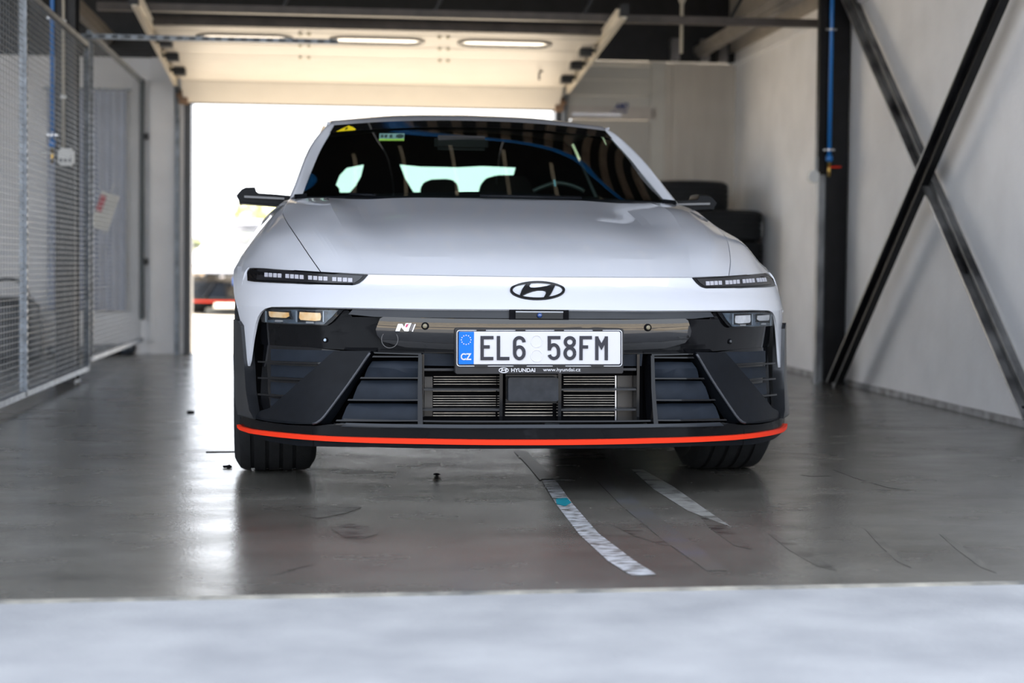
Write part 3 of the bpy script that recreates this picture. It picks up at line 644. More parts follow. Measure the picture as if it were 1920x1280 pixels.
for s_ in (1, -1):
    fl = (lambda l: l) if s_ > 0 else flip
    bm = loft([[fl(SH2), fl(F1), fl(F2)], [fl(F2), fl(F3), fl(F4)]], 30, 6); orient(bm, (0, 1.1, .3)); thicken(bm, .01); smooth(bm, 25); obj('front_wing', bm, PAINT, car)
YR = .93+2.965
def sideX(y, z):
    b = .958 if y < 3.2 else .958-.10*((y-3.2)/1.6)**2
    t_ = 0 if z < .66 else (z-.66)/.095*.016 if z < .755 else .016+(z-.755)/.09*.07 if z < .845 else .086+(z-.845)*.95
    return b-t_-.03*max(0, (.5-z)/.3)**2
def side_panel(name, poly, s_, mat=PAINT, off=0.0, th_=.012):
    bm = bmesh.new(); vv = [bm.verts.new((0, y, z)) for y, z in poly]
    for tri in tessellate_polygon([[Vector((y, z, 0)) for y, z in poly]]): bm.faces.new([vv[i] for i in tri])
    bmesh.ops.recalc_face_normals(bm, faces=bm.faces)
    for k_ in range(12, 50): bmesh.ops.bisect_plane(bm, geom=bm.verts[:]+bm.edges[:]+bm.faces[:], plane_co=(0, k_*.1, 0), plane_no=(0, 1, 0), dist=1e-6)
    for k_ in range(3, 16): bmesh.ops.bisect_plane(bm, geom=bm.verts[:]+bm.edges[:]+bm.faces[:], plane_co=(0, 0, k_*.07), plane_no=(0, 0, 1), dist=1e-6)
    for v in bm.verts: v.co.x = s_*(sideX(v.co.y, v.co.z)+off)
    orient(bm, (0, 2.5, .6)); thicken(bm, th_); smooth(bm, 30); return obj(name, bm, mat, car)
arch = [(YR-.385*math.cos(math.radians(a)), .345+.385*math.sin(math.radians(a))) for a in range(-18, 199, 12)]
for s_ in (1, -1):
    d1 = side_panel('door_panel', [(1.475, .27), (2.52, .27), (2.58, .6), (2.56, .86), (1.475, .86)], s_); side_panel('door_panel', [(2.53, .27), (3.34, .27), (3.5, .62), (3.75, .78), (3.72, .86), (2.57, .86), (2.59, .6)], s_)
    side_panel('rear_wing', [(3.35, .27), arch[0]]+arch[1:]+[(4.35, .30), (4.78, .34), (4.86, .7), (4.86, .86), (4.4, .86), (3.73, .86), (3.76, .78), (3.51, .62)], s_)
    side_panel('sill', [(1.33, .17), (3.5, .17), (3.5, .268), (1.33, .268)], s_, SATIN, .006)
    for y in (2.2, 3.25): 
        hx = sideX(y, .86); hb = bmesh.new(); box(hb, -.005, .005, -.09, .09, -.012, .012); bmesh.ops.bevel(hb, geom=hb.edges[:], offset=.004, segments=1, affect='EDGES'); obj('door_handle', hb, PAINT, car, (s_*(hx+.006), y, .86))
# ---------------- greenhouse
PIN = [(.717, 1.455, 1.005), (.699, 1.56, 1.053), (.682, 1.65, 1.097), (.665, 1.72, 1.141), (.647, 1.795, 1.186), (.625, 1.875, 1.23), (.601, 1.945, 1.273), (.577, 2.015, 1.318)]
WSM = [(0, 1.20, 1.0), (0, 1.44, 1.120), (0, 1.68, 1.234), (0, 1.93, 1.342)]
def PIN_(t): return spline([PIN[0], (.682, 1.645, 1.1), (.637, 1.83, 1.205), PIN[-1]], 28)[round(t*27)]
A_, B_ = spline(WSM, 28), [PIN_(i/27) for i in range(28)]
bm = bmesh.new(); V = [[bm.verts.new((k_/14*b.x, a.y+(b.y-a.y)*abs(k_/14)**2.1, a.z+(b.z-a.z)*abs(k_/14)**2.1)) for k_ in range(-14, 15)] for a, b in zip(A_, B_)]
for r0, r1 in zip(V, V[1:]):
    for k_ in range(28): bm.faces.new((r0[k_], r0[k_+1], r1[k_+1], r1[k_]))
bmesh.ops.recalc_face_normals(bm, faces=bm.faces); orient(bm, (0, 2.5, .6)); smooth(bm, 80)
WSBVH = BVHTree.FromBMesh(bm)
ws = obj('windscreen', bm, glass('windscreen_glass', (.50, .58, .54), .9, ior=1.85), car)
bm = bmesh.new(); V = []
for a, b in list(zip(A_, B_))[24:]: V.append([bm.verts.new((k_/14*b.x, a.y+(b.y-a.y)*abs(k_/14)**2.1-.003, a.z+(b.z-a.z)*abs(k_/14)**2.1+.004)) for k_ in range(-14, 15)])
for r0, r1 in zip(V, V[1:]):
    for k_ in range(28): bm.faces.new((r0[k_], r0[k_+1], r1[k_+1], r1[k_]))
bmesh.ops.recalc_face_normals(bm, faces=bm.faces); orient(bm, (0, 2.5, .6)); smooth(bm, 80); obj('shade_band', bm, M('frit_black', (.004, .004, .004), .04, spec=1.0), ws)
POUT = [(.768, 1.40, .982), (.745, 1.53, 1.05), (.722, 1.65, 1.117), (.703, 1.75, 1.168), (.683, 1.84, 1.215), (.655, 1.93, 1.262), (.620, 2.01, 1.308), (.588, 2.08, 1.338)]
PMID = [(.752, 1.42, .998), (.728, 1.53, 1.06), (.708, 1.64, 1.122), (.690, 1.73, 1.172), (.670, 1.82, 1.218), (.643, 1.905, 1.264), (.612, 1.975, 1.306), (.584, 2.03, 1.331)]
for s_ in (1, -1):
    fl = (lambda l: l) if s_ > 0 else flip
    bm = loft([[fl(PIN), fl(PMID), fl(POUT)]], 24, 4); orient(bm, (0, 2.2, .8)); thicken(bm, .02); smooth(bm, 40); obj('windscreen_pillar', bm, PAINT, car)
RM = [(0, 1.93, 1.3435), (0, 2.03, 1.370), (0, 2.2, 1.393), (0, 2.42, 1.410), (0, 2.7, 1.416), (0, 3.05, 1.40)]
R1 = [(.30, 1.95, 1.3395), (.30, 2.05, 1.365), (.305, 2.2, 1.385), (.31, 2.42, 1.400), (.31, 2.7, 1.406), (.31, 3.05, 1.39)]
R2 = [(.577, 2.015, 1.3195), (.578, 2.08, 1.344), (.58, 2.2, 1.356), (.585, 2.42, 1.372), (.585, 2.7, 1.378), (.57, 3.05, 1.36)]
R3 = [(.588, 2.08, 1.338), (.600, 2.12, 1.338), (.608, 2.2, 1.342), (.615, 2.42, 1.35), (.612, 2.7, 1.352), (.598, 3.05, 1.335)]
bm = loft([[RM, R1, R2], [R2, R3]], 26, 8, mirror=True); orient(bm, (0, 2.5, .6)); thicken(bm, .02); smooth(bm, 45); obj('roof', bm, PAINT, car)
TAIL0 = [(0, 3.05, 1.40), (0, 3.5, 1.33), (0, 4.0, 1.20), (0, 4.45, 1.06)]; TAIL1 = [(.31, 3.05, 1.39), (.31, 3.5, 1.32), (.32, 4.0, 1.19), (.34, 4.42, 1.06)]; TAIL2 = [(.57, 3.05, 1.36), (.555, 3.5, 1.29), (.55, 4.0, 1.17), (.60, 4.38, 1.04)]
GL2 = glass('green_rear_glass', (.60, .86, .72), .8)
bm = loft([[TAIL0, TAIL1, TAIL2]], 16, 6, mirror=True); orient(bm, (0, 2.5, .6)); smooth(bm, 80); obj('rear_window', bm, GL2, car)
BELT = [(.775, 1.47, .975), (.772, 2.0, .985), (.772, 2.6, .99), (.762, 3.05, .99)]; RAIL = [(.745, 1.53, 1.05), (.683, 1.84, 1.215), (.588, 2.08, 1.338), (.615, 2.42, 1.35), (.612, 2.7, 1.352), (.598, 3.05, 1.335)]
BELT2 = [(.762, 3.05, .99), (.74, 3.6, .995), (.70, 4.1, 1.005), (.63, 4.38, 1.015)]; RAIL2 = [(.598, 3.05, 1.335), (.575, 3.5, 1.27), (.56, 4.0, 1.16), (.61, 4.38, 1.03)]
for s_ in (1, -1):
    fl = (lambda l: l) if s_ > 0 else flip
    bm = loft([[fl(BELT), fl(RAIL)]], 20, 6); orient(bm, (0, 2.3, .9)); smooth(bm, 60); obj('side_window', bm, M('privacy_glass', (.01, .011, .012), .05, coat=1), car)
    bm = loft([[fl(BELT2), fl(RAIL2)]], 16, 6); orient(bm, (0, 3.3, .9)); smooth(bm, 60); obj('quarter_window', bm, GL2, car)
    bm = loft([[fl([(.866, 1.46, .85), (.864, 2.5, .852), (.86, 3.3, .852), (.80, 4.4, .855)]), fl([(.785, 1.46, .972), (.772, 2.0, .985), (.762, 3.1, .99), (.63, 4.4, 1.015)])]], 20, 3); orient(bm, (0, 2.5, .5)); smooth(bm, 40); obj('shoulder', bm, PAINT, car)
bm = loft([[[(0, 4.45, 1.06), (0, 4.75, 1.0), (0, 4.93, .95), (0, 4.90, .7), (0, 4.86, .4), (0, 4.7, .22)], [(.4, 4.42, 1.05), (.4, 4.72, .99), (.4, 4.90, .95), (.4, 4.87, .7), (.4, 4.83, .4), (.4, 4.67, .22)], [(.66, 4.38, 1.0), (.72, 4.60, .96), (.76, 4.80, .90), (.84, 4.80, .7), (.83, 4.78, .4), (.82, 4.62, .24)]]], 24, 8, mirror=True); orient(bm, (0, 3.5, .7)); smooth(bm, 50); obj('tail_panel', bm, PAINT, car)
# cabin lining with the windows behind it
bm = bmesh.new(); BY = 3.0
outer = [(-.76, .70), (.76, .70), (.755, .99), (.595, 1.335), (.57, 1.355), (.31, 1.388), (0, 1.398), (-.31, 1.388), (-.57, 1.355), (-.595, 1.335), (-.755, .99)]
holeC = [(749.8, 308.5), (787, 312.4), (856.7, 313.8), (905, 311.5), (966.5, 314.2), (962, 330), (955, 360.3), (775.5, 360.3), (760, 335)]
holeL = [(650, 315), (682, 308.5), (676.6, 330.6), (666.7, 348.4), (655.8, 360.7), (637, 360.7), (636, 352.4), (630, 346.5), (637, 328.6)]
holeR = Z8([(1080, 360), (1150, 400), (1230, 460), (1330, 560), (1400, 640), (1455, 735), (1335, 730), (1310, 790), (1260, 700), (1200, 570), (1140, 460)])
loops = [[Vector((x, BY, z)) for x, z in outer]]+[[caty(u, v, BY) for u, v in h] for h in (holeC, holeL, holeR)]
eds = []
for lp in loops:
    V = [bm.verts.new(p_) for p_ in lp]
    eds += [bm.edges.new((V[i], V[(i+1) % len(V)])) for i in range(len(V))]
bmesh.ops.triangle_fill(bm, edges=eds, use_beauty=True); obj('cabin_lining', bm, MATTE, car)
CAB = M('cabin_fabric', (.008, .008, .009), .8, var=.2)
def headrest(px, y, dep, nm='headrest'):
    pts = [caty(u, v, y) for u, v in px]; bm = bmesh.new()
    A = [bm.verts.new(p_) for p_ in pts]; f = bm.faces.new(A); r_e = bmesh.ops.extrude_face_region(bm, geom=[f])
    for g in r_e['geom']:
        if isinstance(g, bmesh.types.BMVert): g.co.y += dep
    bmesh.ops.recalc_face_normals(bm, faces=bm.faces); bmesh.ops.bevel(bm, geom=[e_ for e_ in bm.edges], offset=.006, segments=1, affect='EDGES'); smooth(bm); return obj(nm, bm, CAB, car)
headrest([(789, 366), (790, 351), (796, 341), (809, 336), (836, 335), (849, 337), (858, 345), (862, 366)], 2.93, .06)
headrest([(899, 366), (901, 356), (904, 345), (914, 333), (933, 328), (962.5, 328), (985, 330), (996, 345), (1000, 366)], 2.90, .08)
for x in (-.37, .37): 
    bm = bmesh.new(); box(bm, x-.25, x+.25, 2.42, 2.58, .55, 1.02); bmesh.ops.bevel(bm, geom=bm.edges[:], offset=.05, segments=3, affect='EDGES'); smooth(bm, 50); obj('seat', bm, CAB, car)
bm = loft([[[(-.72, 1.42, .985), (0, 1.25, .985), (.72, 1.42, .985)], [(-.72, 1.75, .985), (0, 1.7, .99), (.72, 1.75, .985)], [(-.72, 1.85, .85), (0, 1.8, .85), (.72, 1.85, .85)]]], 16, 5); smooth(bm, 60); obj('dashboard', bm, CAB, car)
sw = [caty(u, v, 1.95) for u, v in Z8([(560, 740), (640, 705), (740, 672), (810, 672), (890, 690), (970, 720), (1010, 745)])]
st = tubeo('steering_wheel', spline(sw, 18), .009, M('wheel_leather', (.045, .06, .06), .4), car)
q = Z8([(735, 640), (755, 640), (762, 700), (745, 700)]); bm = bmesh.new(); bm.faces.new([bm.verts.new(caty(u, v, 1.93)) for u, v in q]); obj('wheel_marker', bm, M('cyan_marker', (.05, .55, .75), .4), st)
bm = loft([[[(0, 1.225, .990), (.31, 1.24, .989), (.62, 1.285, .984), (.765, 1.39, .976)], [(0, 1.29, 1.03), (.30, 1.31, 1.022), (.58, 1.40, 1.010), (.72, 1.47, 1.006)]]], 20, 3, mirror=True); orient(bm, (0, 1.3, .5)); smooth(bm, 50); o = obj('cowl_panel', bm, SATIN, car); o.location = (0, -.012, -.006)
def wproj(u, v, lift=.004):
    o_, d_ = cray(u, v); loc, nr, _, _ = WSBVH.ray_cast(o_, d_.normalized()); 
    if loc is None: loc = caty(u, v, 1.9)
    return loc-d_.normalized()*lift
def wsdecal(name, px, mat, lift=.004):
    bm = bmesh.new(); bm.faces.new([bm.verts.new(wproj(u, v, lift)) for u, v in px]); bmesh.ops.triangulate(bm, faces=bm.faces[:]); return obj(name, bm, mat, ws)
YEL = M('yellow_sticker', (.80, .62, .01), .4); wsdecal('warning_sticker', Z7([(455, 237), (500, 213), (575, 178), (612, 190), (642, 212), (636, 222), (560, 228)]), YEL, .016)
wsdecal('warning_symbol', Z7([(556, 196), (572, 196), (558, 208), (566, 209), (536, 224), (548, 211), (538, 211)]), MATTE, .019)
wsdecal('toll_sticker', Z7([(866, 252), (1105, 252), (1100, 322), (862, 322)]), M('sticker_grey_teal', (.16, .30, .27), .4)); wsdecal('toll_band', Z7([(862, 303), (1102, 303), (1100, 322), (862, 322)]), M('sticker_green', (.25, .50, .07), .4), .007)
wsdecal('toll_emblem', Z7([(1060+38*math.cos(a*.524), 278+19*math.sin(a*.524)) for a in range(12)]), M('sticker_dark', (.03, .06, .055), .4), .007)
for x0_ in (880, 918, 965): wsdecal('toll_mark', Z7([(x0_, 265), (x0_+24, 265), (x0_+20, 292), (x0_-3, 292)]), M('sticker_dark', (.03, .06, .055)), .007)
for a_, b_ in (((655, 364), (745, 367.5)), ((900, 367), (1090, 371))): tubeo('wiper', [wproj(*a_, .03), wproj((a_[0]+b_[0])/2, (a_[1]+b_[1])/2, .035), wproj(*b_, .03)], .006, SATIN, ws, 8)
mir = wproj(865, 268, -.06); bm = bmesh.new(); box(bm, -.11, .11, -.02, .02, -.03, .03); bmesh.ops.bevel(bm, geom=bm.edges[:], offset=.014, segments=2, affect='EDGES'); smooth(bm); obj('interior_mirror', bm, CAB, ws, mir)
# corner covers at the pillar feet
for s_ in (1, -1):
    bm = bmesh.new(); V = [bm.verts.new((s_*x, y, z)) for x, y, z in ((.70, 1.36, .988), (.745, 1.36, .992), (.748, 1.40, 1.006), (.70, 1.43, 1.012), (.70, 1.42, .985), (.75, 1.42, .985))]
    bmesh.ops.convex_hull(bm, input=V); obj('pillar_cover', bm, SATIN, car)
# ---------------- exterior mirrors
mp_ = [(443, 367), (447, 361), (453, 354), (460, 350.5), (478, 350), (480.5, 358), (485, 361.5), (520, 364), (548, 367), (548, 389), (515, 386.5), (456, 382), (449, 383), (447, 375)]
MG = [caty(u, v, 1.64) for u, v in mp_]; cm = sum(MG, Vector())/len(MG)
for s_ in (-1, 1):
    bm = bmesh.new(); rings = []
    for dy, sc_ in ((-.065, .80), (-.05, .93), (-.01, 1.0), (.07, 1.0), (.10, .92)):
        rings.append([bm.verts.new((-s_*(-1)*(p_.x if True else 0)*(-1 if s_ > 0 else 1)*-1 if False else (p_.x if s_ < 0 else -p_.x), 1.69+dy, cm.z+(p_.z-cm.z)*sc_)) for p_ in MG])
    for A, B in zip(rings, rings[1:]):
        for i in range(len(A)): bm.faces.new((A[i], A[(i+1) % len(A)], B[(i+1) % len(A)], B[i]))
    bm.faces.new(rings[0]); bm.faces.new(rings[-1][::-1]); bmesh.ops.recalc_face_normals(bm, faces=bm.faces); smooth(bm, 50)
    mo = obj('door_mirror', bm, SATIN, car)
    st_ = [caty(u, v, 1.615) for u, v in ((458, 366.5), (533, 370.5), (533, 374), (458, 370.5))]
    bm = bmesh.new(); bm.faces.new([bm.verts.new((p_.x if s_ < 0 else -p_.x, 1.612, p_.z)) for p_ in st_]); obj('painted_highlight', bm, M('highlight_tint', (.10, .105, .115), .3), mo)  # paler strip paints the highlight along the black mirror housing
# ---------------- black lower face: backing, bands, lip
hpatch('grille_backing', [(1007, 578), (700, 577), (520, 577), (488, 600), (470, 660), (466, 760), (480, 800), (700, 815), (1007, 822)], MATTE, car, deep=.17, thick=.02)
def band_bulge(th, z):
    t = (z-.535)/.075; return .014*max(0, 1-t*t)
BAND_L = [(1007, 597), (800, 596), (720, 595.5), (690, 595.5)]
upper_panel = [(1007, 596), (850, 595.5), (722, 594), (655, 594), (648, 575), (560, 572.5), (507, 573), (494, 577), (486, 584), (480.5, 594), (476.5, 606), (469, 645), (520, 648), (620, 654), (700, 658), (785, 660), (1007, 661.5)]
hpatch('upper_grille_panel', upper_panel, GLOSS, car, off=-.016, thick=.03, dz=.012, bulge=lambda th, z: -.16*max(0, .60-z))
hpatch('reflective_band', [(1007, 598.5), (850, 597), (718, 593.5), (712, 597), (704, 617), (706, 628), (716, 640), (760, 651), (850, 655), (1007, 657)], M('mirror_black', (.003, .003, .004), .03, spec=.65, var=.05), car, off=-.002, thick=.03, dz=.008, dth=2, bulge=lambda th, z: -1.5*max(0, .565-z)**2)
ins = hpatch('grille_shutter', [(1007, 581), (800, 580.5), (660, 579.5), (652, 589), (700, 593.5), (1007, 597)], M('shutter_grey', (.03, .033, .038), .4, var=.08, spec=.2), car, off=-.005, thick=.01)
obj('camera_recess', patch_bm([(th_of_x(x), z) for x, z in ((-.094, .573), (.094, .573), (.094, .603), (-.094, .603))], .001, .012), MATTE, car)
cmod = obj('camera_module', patch_bm([(th_of_x(x), z) for x, z in ((-.075, .576), (.075, .576), (.075, .598), (-.075, .598))], .006, .012), GLOSS, car)
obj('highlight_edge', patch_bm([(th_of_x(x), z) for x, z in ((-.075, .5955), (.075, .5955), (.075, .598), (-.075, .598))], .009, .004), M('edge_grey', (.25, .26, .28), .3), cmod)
lens = Fp(0, .587)+Vector((.0, -.012, 0)); bm = bmesh.new(); bmesh.ops.create_uvsphere(bm, u_segments=16, v_segments=10, radius=.0085); smooth(bm, 80); obj('camera_lens', bm, M('lens_blue', (.01, .04, .16), .08, coat=1), cmod, lens)
lip_t = [(640, 792), (592, 799), (540, 797), (480, 788), (460, 778), (448, 762)]
red_t = [(447, 795.5), (452, 799), (470, 804), (530, 811), (612, 817.5), (700, 820.5), (800, 822.5), (1007, 824.5)]
red_b = [(1007, 833.5), (800, 831.5), (700, 829.5), (612, 826), (530, 819.5), (470, 811.5), (452, 805.5), (447.5, 801)]
hpatch('lower_lip', [(1007, 797), (700, 797)]+lip_t+red_t, GLOSS, car, off=-.005, thick=.04, cl=80)
hpatch('red_stripe', [(1007, 824.5)]+red_t[::-1][1:]+red_b[::-1][:-1]+[(1007, 833.5)], RED, car, off=.006, thick=.03, cl=84)
hpatch('splitter', [(1007, 833)]+[(u, v-.5) for u, v in red_b[1:]]+[(449, 804), (470, 816), (500, 827), (560, 836), (700, 838.5), (1007, 841.5)], SATIN, car, off=-.004, thick=.06, cl=80)
ub = bmesh.new(); V = [ub.verts.new(p_) for p_ in [(-.70, .14, .165), (.70, .14, .165), (.62, .62, .17), (.62, 4.6, .2), (-.62, 4.6, .2), (-.62, .62, .17)]]; B_ = [ub.verts.new(v.co+Vector((0, 0, .06))) for v in V]
ub.faces.new(V); ub.faces.new(B_)
for i in range(6): ub.faces.new((V[i], V[(i+1) % 6], B_[(i+1) % 6], B_[i]))
bmesh.ops.recalc_face_normals(ub, faces=ub.faces); obj('undertray', ub, MATTE, car)
bm = bmesh.new()
box(bm, -.62, .62, .5, 1.45, .22, .70); obj('wheel_bay', bm, MATTE, car)
# ---------------- outer vents, fins, side blades
vent = Z1([(178, 322), (500, 340), (745, 362), (285, 768), (180, 775), (150, 720), (158, 560)])
fpatch('vent_backing', vent, GLOSS, car, off=-.035, thick=.01)
def clip_row(y0, y1, l0, l1, dl=0):
    diag = lambda y: 742-(y-365)*(742-285)/(768-365)
    return Z1([(l0, y0), (diag(y0)-28, y0+(12 if y0 < 400 else 14)), (diag(y1)-28, y1+12), (l1, y1)])
for y0, y1 in ((350, 432), (462, 545), (578, 660), (688, 742)):
    fpatch('vent_flap', clip_row(y0, y1, 245, 245), FLAP, car, off=-.026, thick=.006)
for y in (437, 551, 666): 
    diag = 742-(y-365)*1.134
    fpatch('vent_slat', Z1([(192, y), (diag-14, y+10), (diag-26, y+22), (192, y+12)]), GLOSS, car, off=-.004, thick=.03)
fin = Z1([(742, 366), (1000, 368), (985, 392), (860, 572), (720, 762), (655, 848), (625, 874), (595, 885), (450, 882), (300, 868), (200, 850), (182, 838), (215, 792), (285, 770), (420, 650), (590, 500)])
fpatch('diagonal_fin', fin, SATIN, car, off=.0, thick=.05, bev=.004)
for s_ in (-1, 1):
    ln = [hit(u, v) for u, v in Z1([(992, 380), (860, 572), (720, 762), (655, 845), (620, 872), (590, 880)])]
    pts = [Fp(t if s_ < 0 else -t, z)+Fn(t if s_ < 0 else -t, z)*.0 for t, z in ln]; tubeo('fin_edge', spline(pts, 20), .0045, M('fin_edge_grey', (.035, .038, .045), .3, spec=.4), car, 8)
blade = Z1([(70, 146), (86, 160), (104, 190), (116, 320), (128, 470), (138, 640), (162, 790), (195, 846), (150, 842), (85, 770), (72, 640), (64, 400)])
bl = [hit(u, v) for u, v in blade]
def bladebm(s_):
    poly = [(max(-70, t), z) for t, z in bl]
    zt, zb = max(z for t, z in poly), min(z for t, z in poly)
    poly2 = [(-71.5, zt)]+[q_ for q_ in poly[:8]]+[(-68, zb+.005), (-70.5, zb+.07), (-71.5, zb+.2)]
    return patch_bm(poly2 if s_ < 0 else mirrorp(poly2), .012, .04, dth=2.5)
for s_ in (-1, 1): obj('side_blade', bladebm(s_), M('satin_grey_blade', (.014, .015, .017), .22, spec=.45), car)
# ---------------- inner vents with flaps
for y0, y1 in ((675, 705.5), (711, 746), (751.5, 784)):
    xl = lambda v: 697-(v-660)*(697-622)/(790-660)
    fpatch('grille_flap', [(xl(y0)+4, y0+1), (740, y0), (783, y0+1), (781, y1), (740, y1+1.5), (xl(y1)+5, y1+1)], FLAP, car, off=-.030, thick=.008, bulge=(lambda a, b: (lambda th, z: .010*math.sin(math.pi*min(1, max(0, (z-a)/(b-a))))))(hit(740, y1)[1], hit(740, y0)[1]))
for v in (668, 708, 748.5, 787): 
    fpatch('grille_slat', [(697-(v-660)*.577+6, v-1.6), (784, v-1.2), (784, v+1.6), (697-(v-660)*.577+4, v+1.4)], GLOSS, car, off=-.006, thick=.03)
fpatch('grille_frame', [(700, 659.5), (790, 662), (790, 665), (702, 662.5)], GLOSS, car, off=-.001, thick=.03)
for a_, b_ in (((786, 664), (791, 795)),): fpatch('grille_strut', [(784, 664), (791, 664), (792.5, 795), (783, 795)], GLOSS, car, off=-.004, thick=.05)
# ---------------- centre grille: radiator, bars, radar
RY = .12
def cquad(px, y): return [caty(u, v, y) for u, v in px]
def slab(name, px, y, dep, mat, parent):
    bm = bmesh.new(); P = cquad(px, y); A = [bm.verts.new(p_) for p_ in P]; B = [bm.verts.new(p_+Vector((0, dep, 0))) for p_ in P]; n_ = len(P)
    bm.faces.new(A); bm.faces.new(B[::-1])
    for i in range(n_): bm.faces.new((A[i], A[(i+1) % n_], B[(i+1) % n_], B[i]))
    bmesh.ops.recalc_face_normals(bm, faces=bm.faces); return obj(name, bm, mat, parent)
rad = slab('radiator', [(795, 664), (1205, 664), (1205, 796), (795, 796)], RY+.02, .03, MATTE, car)
FINM = M('radiator_fin', (.26, .245, .225), .35, metal=.7, var=.2, scale=30)
def rows(x0, x1, vs_, h=.55):
    for v in vs_: slab('cooling_fin', [(x0, v-h), (x1, v-h), (x1, v+h), (x0, v+h)], RY+.005, .01, FINM, rad)
rows(813, 931, (706, 711, 715, 720)); rows(812, 930, (733, 742, 746.5, 751, 755.5, 760)); rows(812, 929, (774, 779), 1.0)
rows(1057, 1153, (706, 711, 715, 720)); rows(1057, 1153, (733, 741, 745.5, 750, 754.5, 759.5)); rows(1056, 1152, (773, 778.5), 1.0)
rows(948, 1036, (757, 762, 767), .5); rows(947, 1036, (773, 778.5), 1.0)
slab('radiator_tank', [(1153.5, 704), (1155.5, 704), (1155.5, 792), (1153.5, 792)], RY, .01, ALLOY, rad)
slab('radiator_tank', [(1157, 704), (1186, 704), (1186, 792), (1157, 792)], RY+.008, .01, M('tank_brown', (.035, .03, .026), .4), rad); slab('radiator_tank', [(796, 706), (811, 706), (811, 780), (796, 780)], RY+.008, .01, M('tank_brown', (.03, .03, .03)), rad)
BARM = M('grille_bar_blue_black', (.010, .013, .018), .28, spec=.3)
for y0, y1 in ((690.5, 695), (728.5, 732), (766.5, 770)): 
    slab('grille_bar', [(795, y0), (936, y0), (936, y1), (795, y1)], .06, .05, BARM, car); slab('grille_bar', [(1052, y0), (1193, y0-.5), (1193, y1-.5), (1052, y1)], .06, .05, BARM, car)
for x, w_ in ((940, 6), (1050, 6), (1197, 5), (794, 3)): slab('grille_post', [(x-w_/2, 664), (x+w_/2, 664), (x+w_/2-1, 796), (x-w_/2-1, 796)], .055, .06, GLOSS, car)
rd = slab('radar_box', [(953, 710), (956, 707.5), (1044, 707.5), (1047, 710), (1047, 750), (1044, 752), (956, 752), (953, 750)], .03, .06, M('radar_plastic', (.006, .009, .014), .3, col2=(.016, .02, .027), scale=30, spec=.25), car)
slab('radar_mount', [(948, 702), (1051, 702), (1051, 756), (948, 756)], .07, .03, GLOSS, car)
hpatch('lower_bar', [(1007, 796.5), (800, 796), (650, 793), (640, 799), (800, 802), (1007, 802.5)], BARM, car, off=.004, thick=.03)
hpatch('lower_bar', [(1007, 785.5), (800, 785), (640, 782), (640, 784.5), (800, 788), (1007, 788.5)], GLOSS, car, off=-.015, thick=.03)
slab('grille_top_recess', [(793, 662), (856, 663), (856, 686), (795, 685)], .07, .02, FLAP, car); slab('grille_top_recess', [(1165, 664), (1205, 663), (1203, 686), (1165, 686)], .07, .02, FLAP, car)
# ---------------- lamps
drl = Z5([(155, 683), (232, 694), (740, 729), (1110, 748), (1072, 790), (1040, 814), (1012, 828), (985, 833), (600, 823), (200, 804), (152, 796), (148, 740)])
LED = M('led_segment', (.36, .36, .40), .3, var=.03)
for s_, hs in zip((-1, 1), fpatch('daytime_light', drl, GLOSS, car, off=.004, thick=.02, dth=2)):
    inner = [hit(u, v) for u, v in Z5([(232, 706), (740, 742), (1075, 758), (1045, 790), (1010, 812), (980, 818), (600, 808), (225, 790)])]
    obj('light_recess', patch_bm(inner if s_ < 0 else mirrorp(inner), .0055, .004, dth=2), M('lamp_inner_black', (.012, .012, .014), .25), hs)
    for x in (306, 340, 376, 412, 474, 512, 549, 588, 656, 697, 738, 777, 848, 890, 932, 973):
        y = 755+(x-306)*.057; w_ = 13+(x-306)*.006; h_ = 16
        q_ = [hit(u, v) for u, v in Z5([(x-w_, y-h_), (x+w_, y-h_+1), (x+w_, y+h_+1), (x-w_, y+h_)])]
        obj('led_segment', patch_bm(q_ if s_ < 0 else mirrorp(q_), .0075, .003), LED, hs)
lamp = ZL([(385, 300), (425, 215), (490, 160), (620, 128), (1000, 128), (1780, 150), (1650, 290), (1560, 380), (1480, 432), (1000, 425), (600, 405), (440, 390), (395, 370)])
HL = M('lamp_bowl', (.008, .012, .018), .2, col2=(.06, .085, .11), scale=45, var=.3)
AMB = M('amber_light_tint', (.85, .42, .10), .25, metal=.2, col2=(1.0, .72, .42), scale=22); WHR = M('white_reflector', (.55, .52, .50), .2, metal=.4, col2=(.9, .85, .82), scale=25)  # amber light on the left projectors is put into their colour
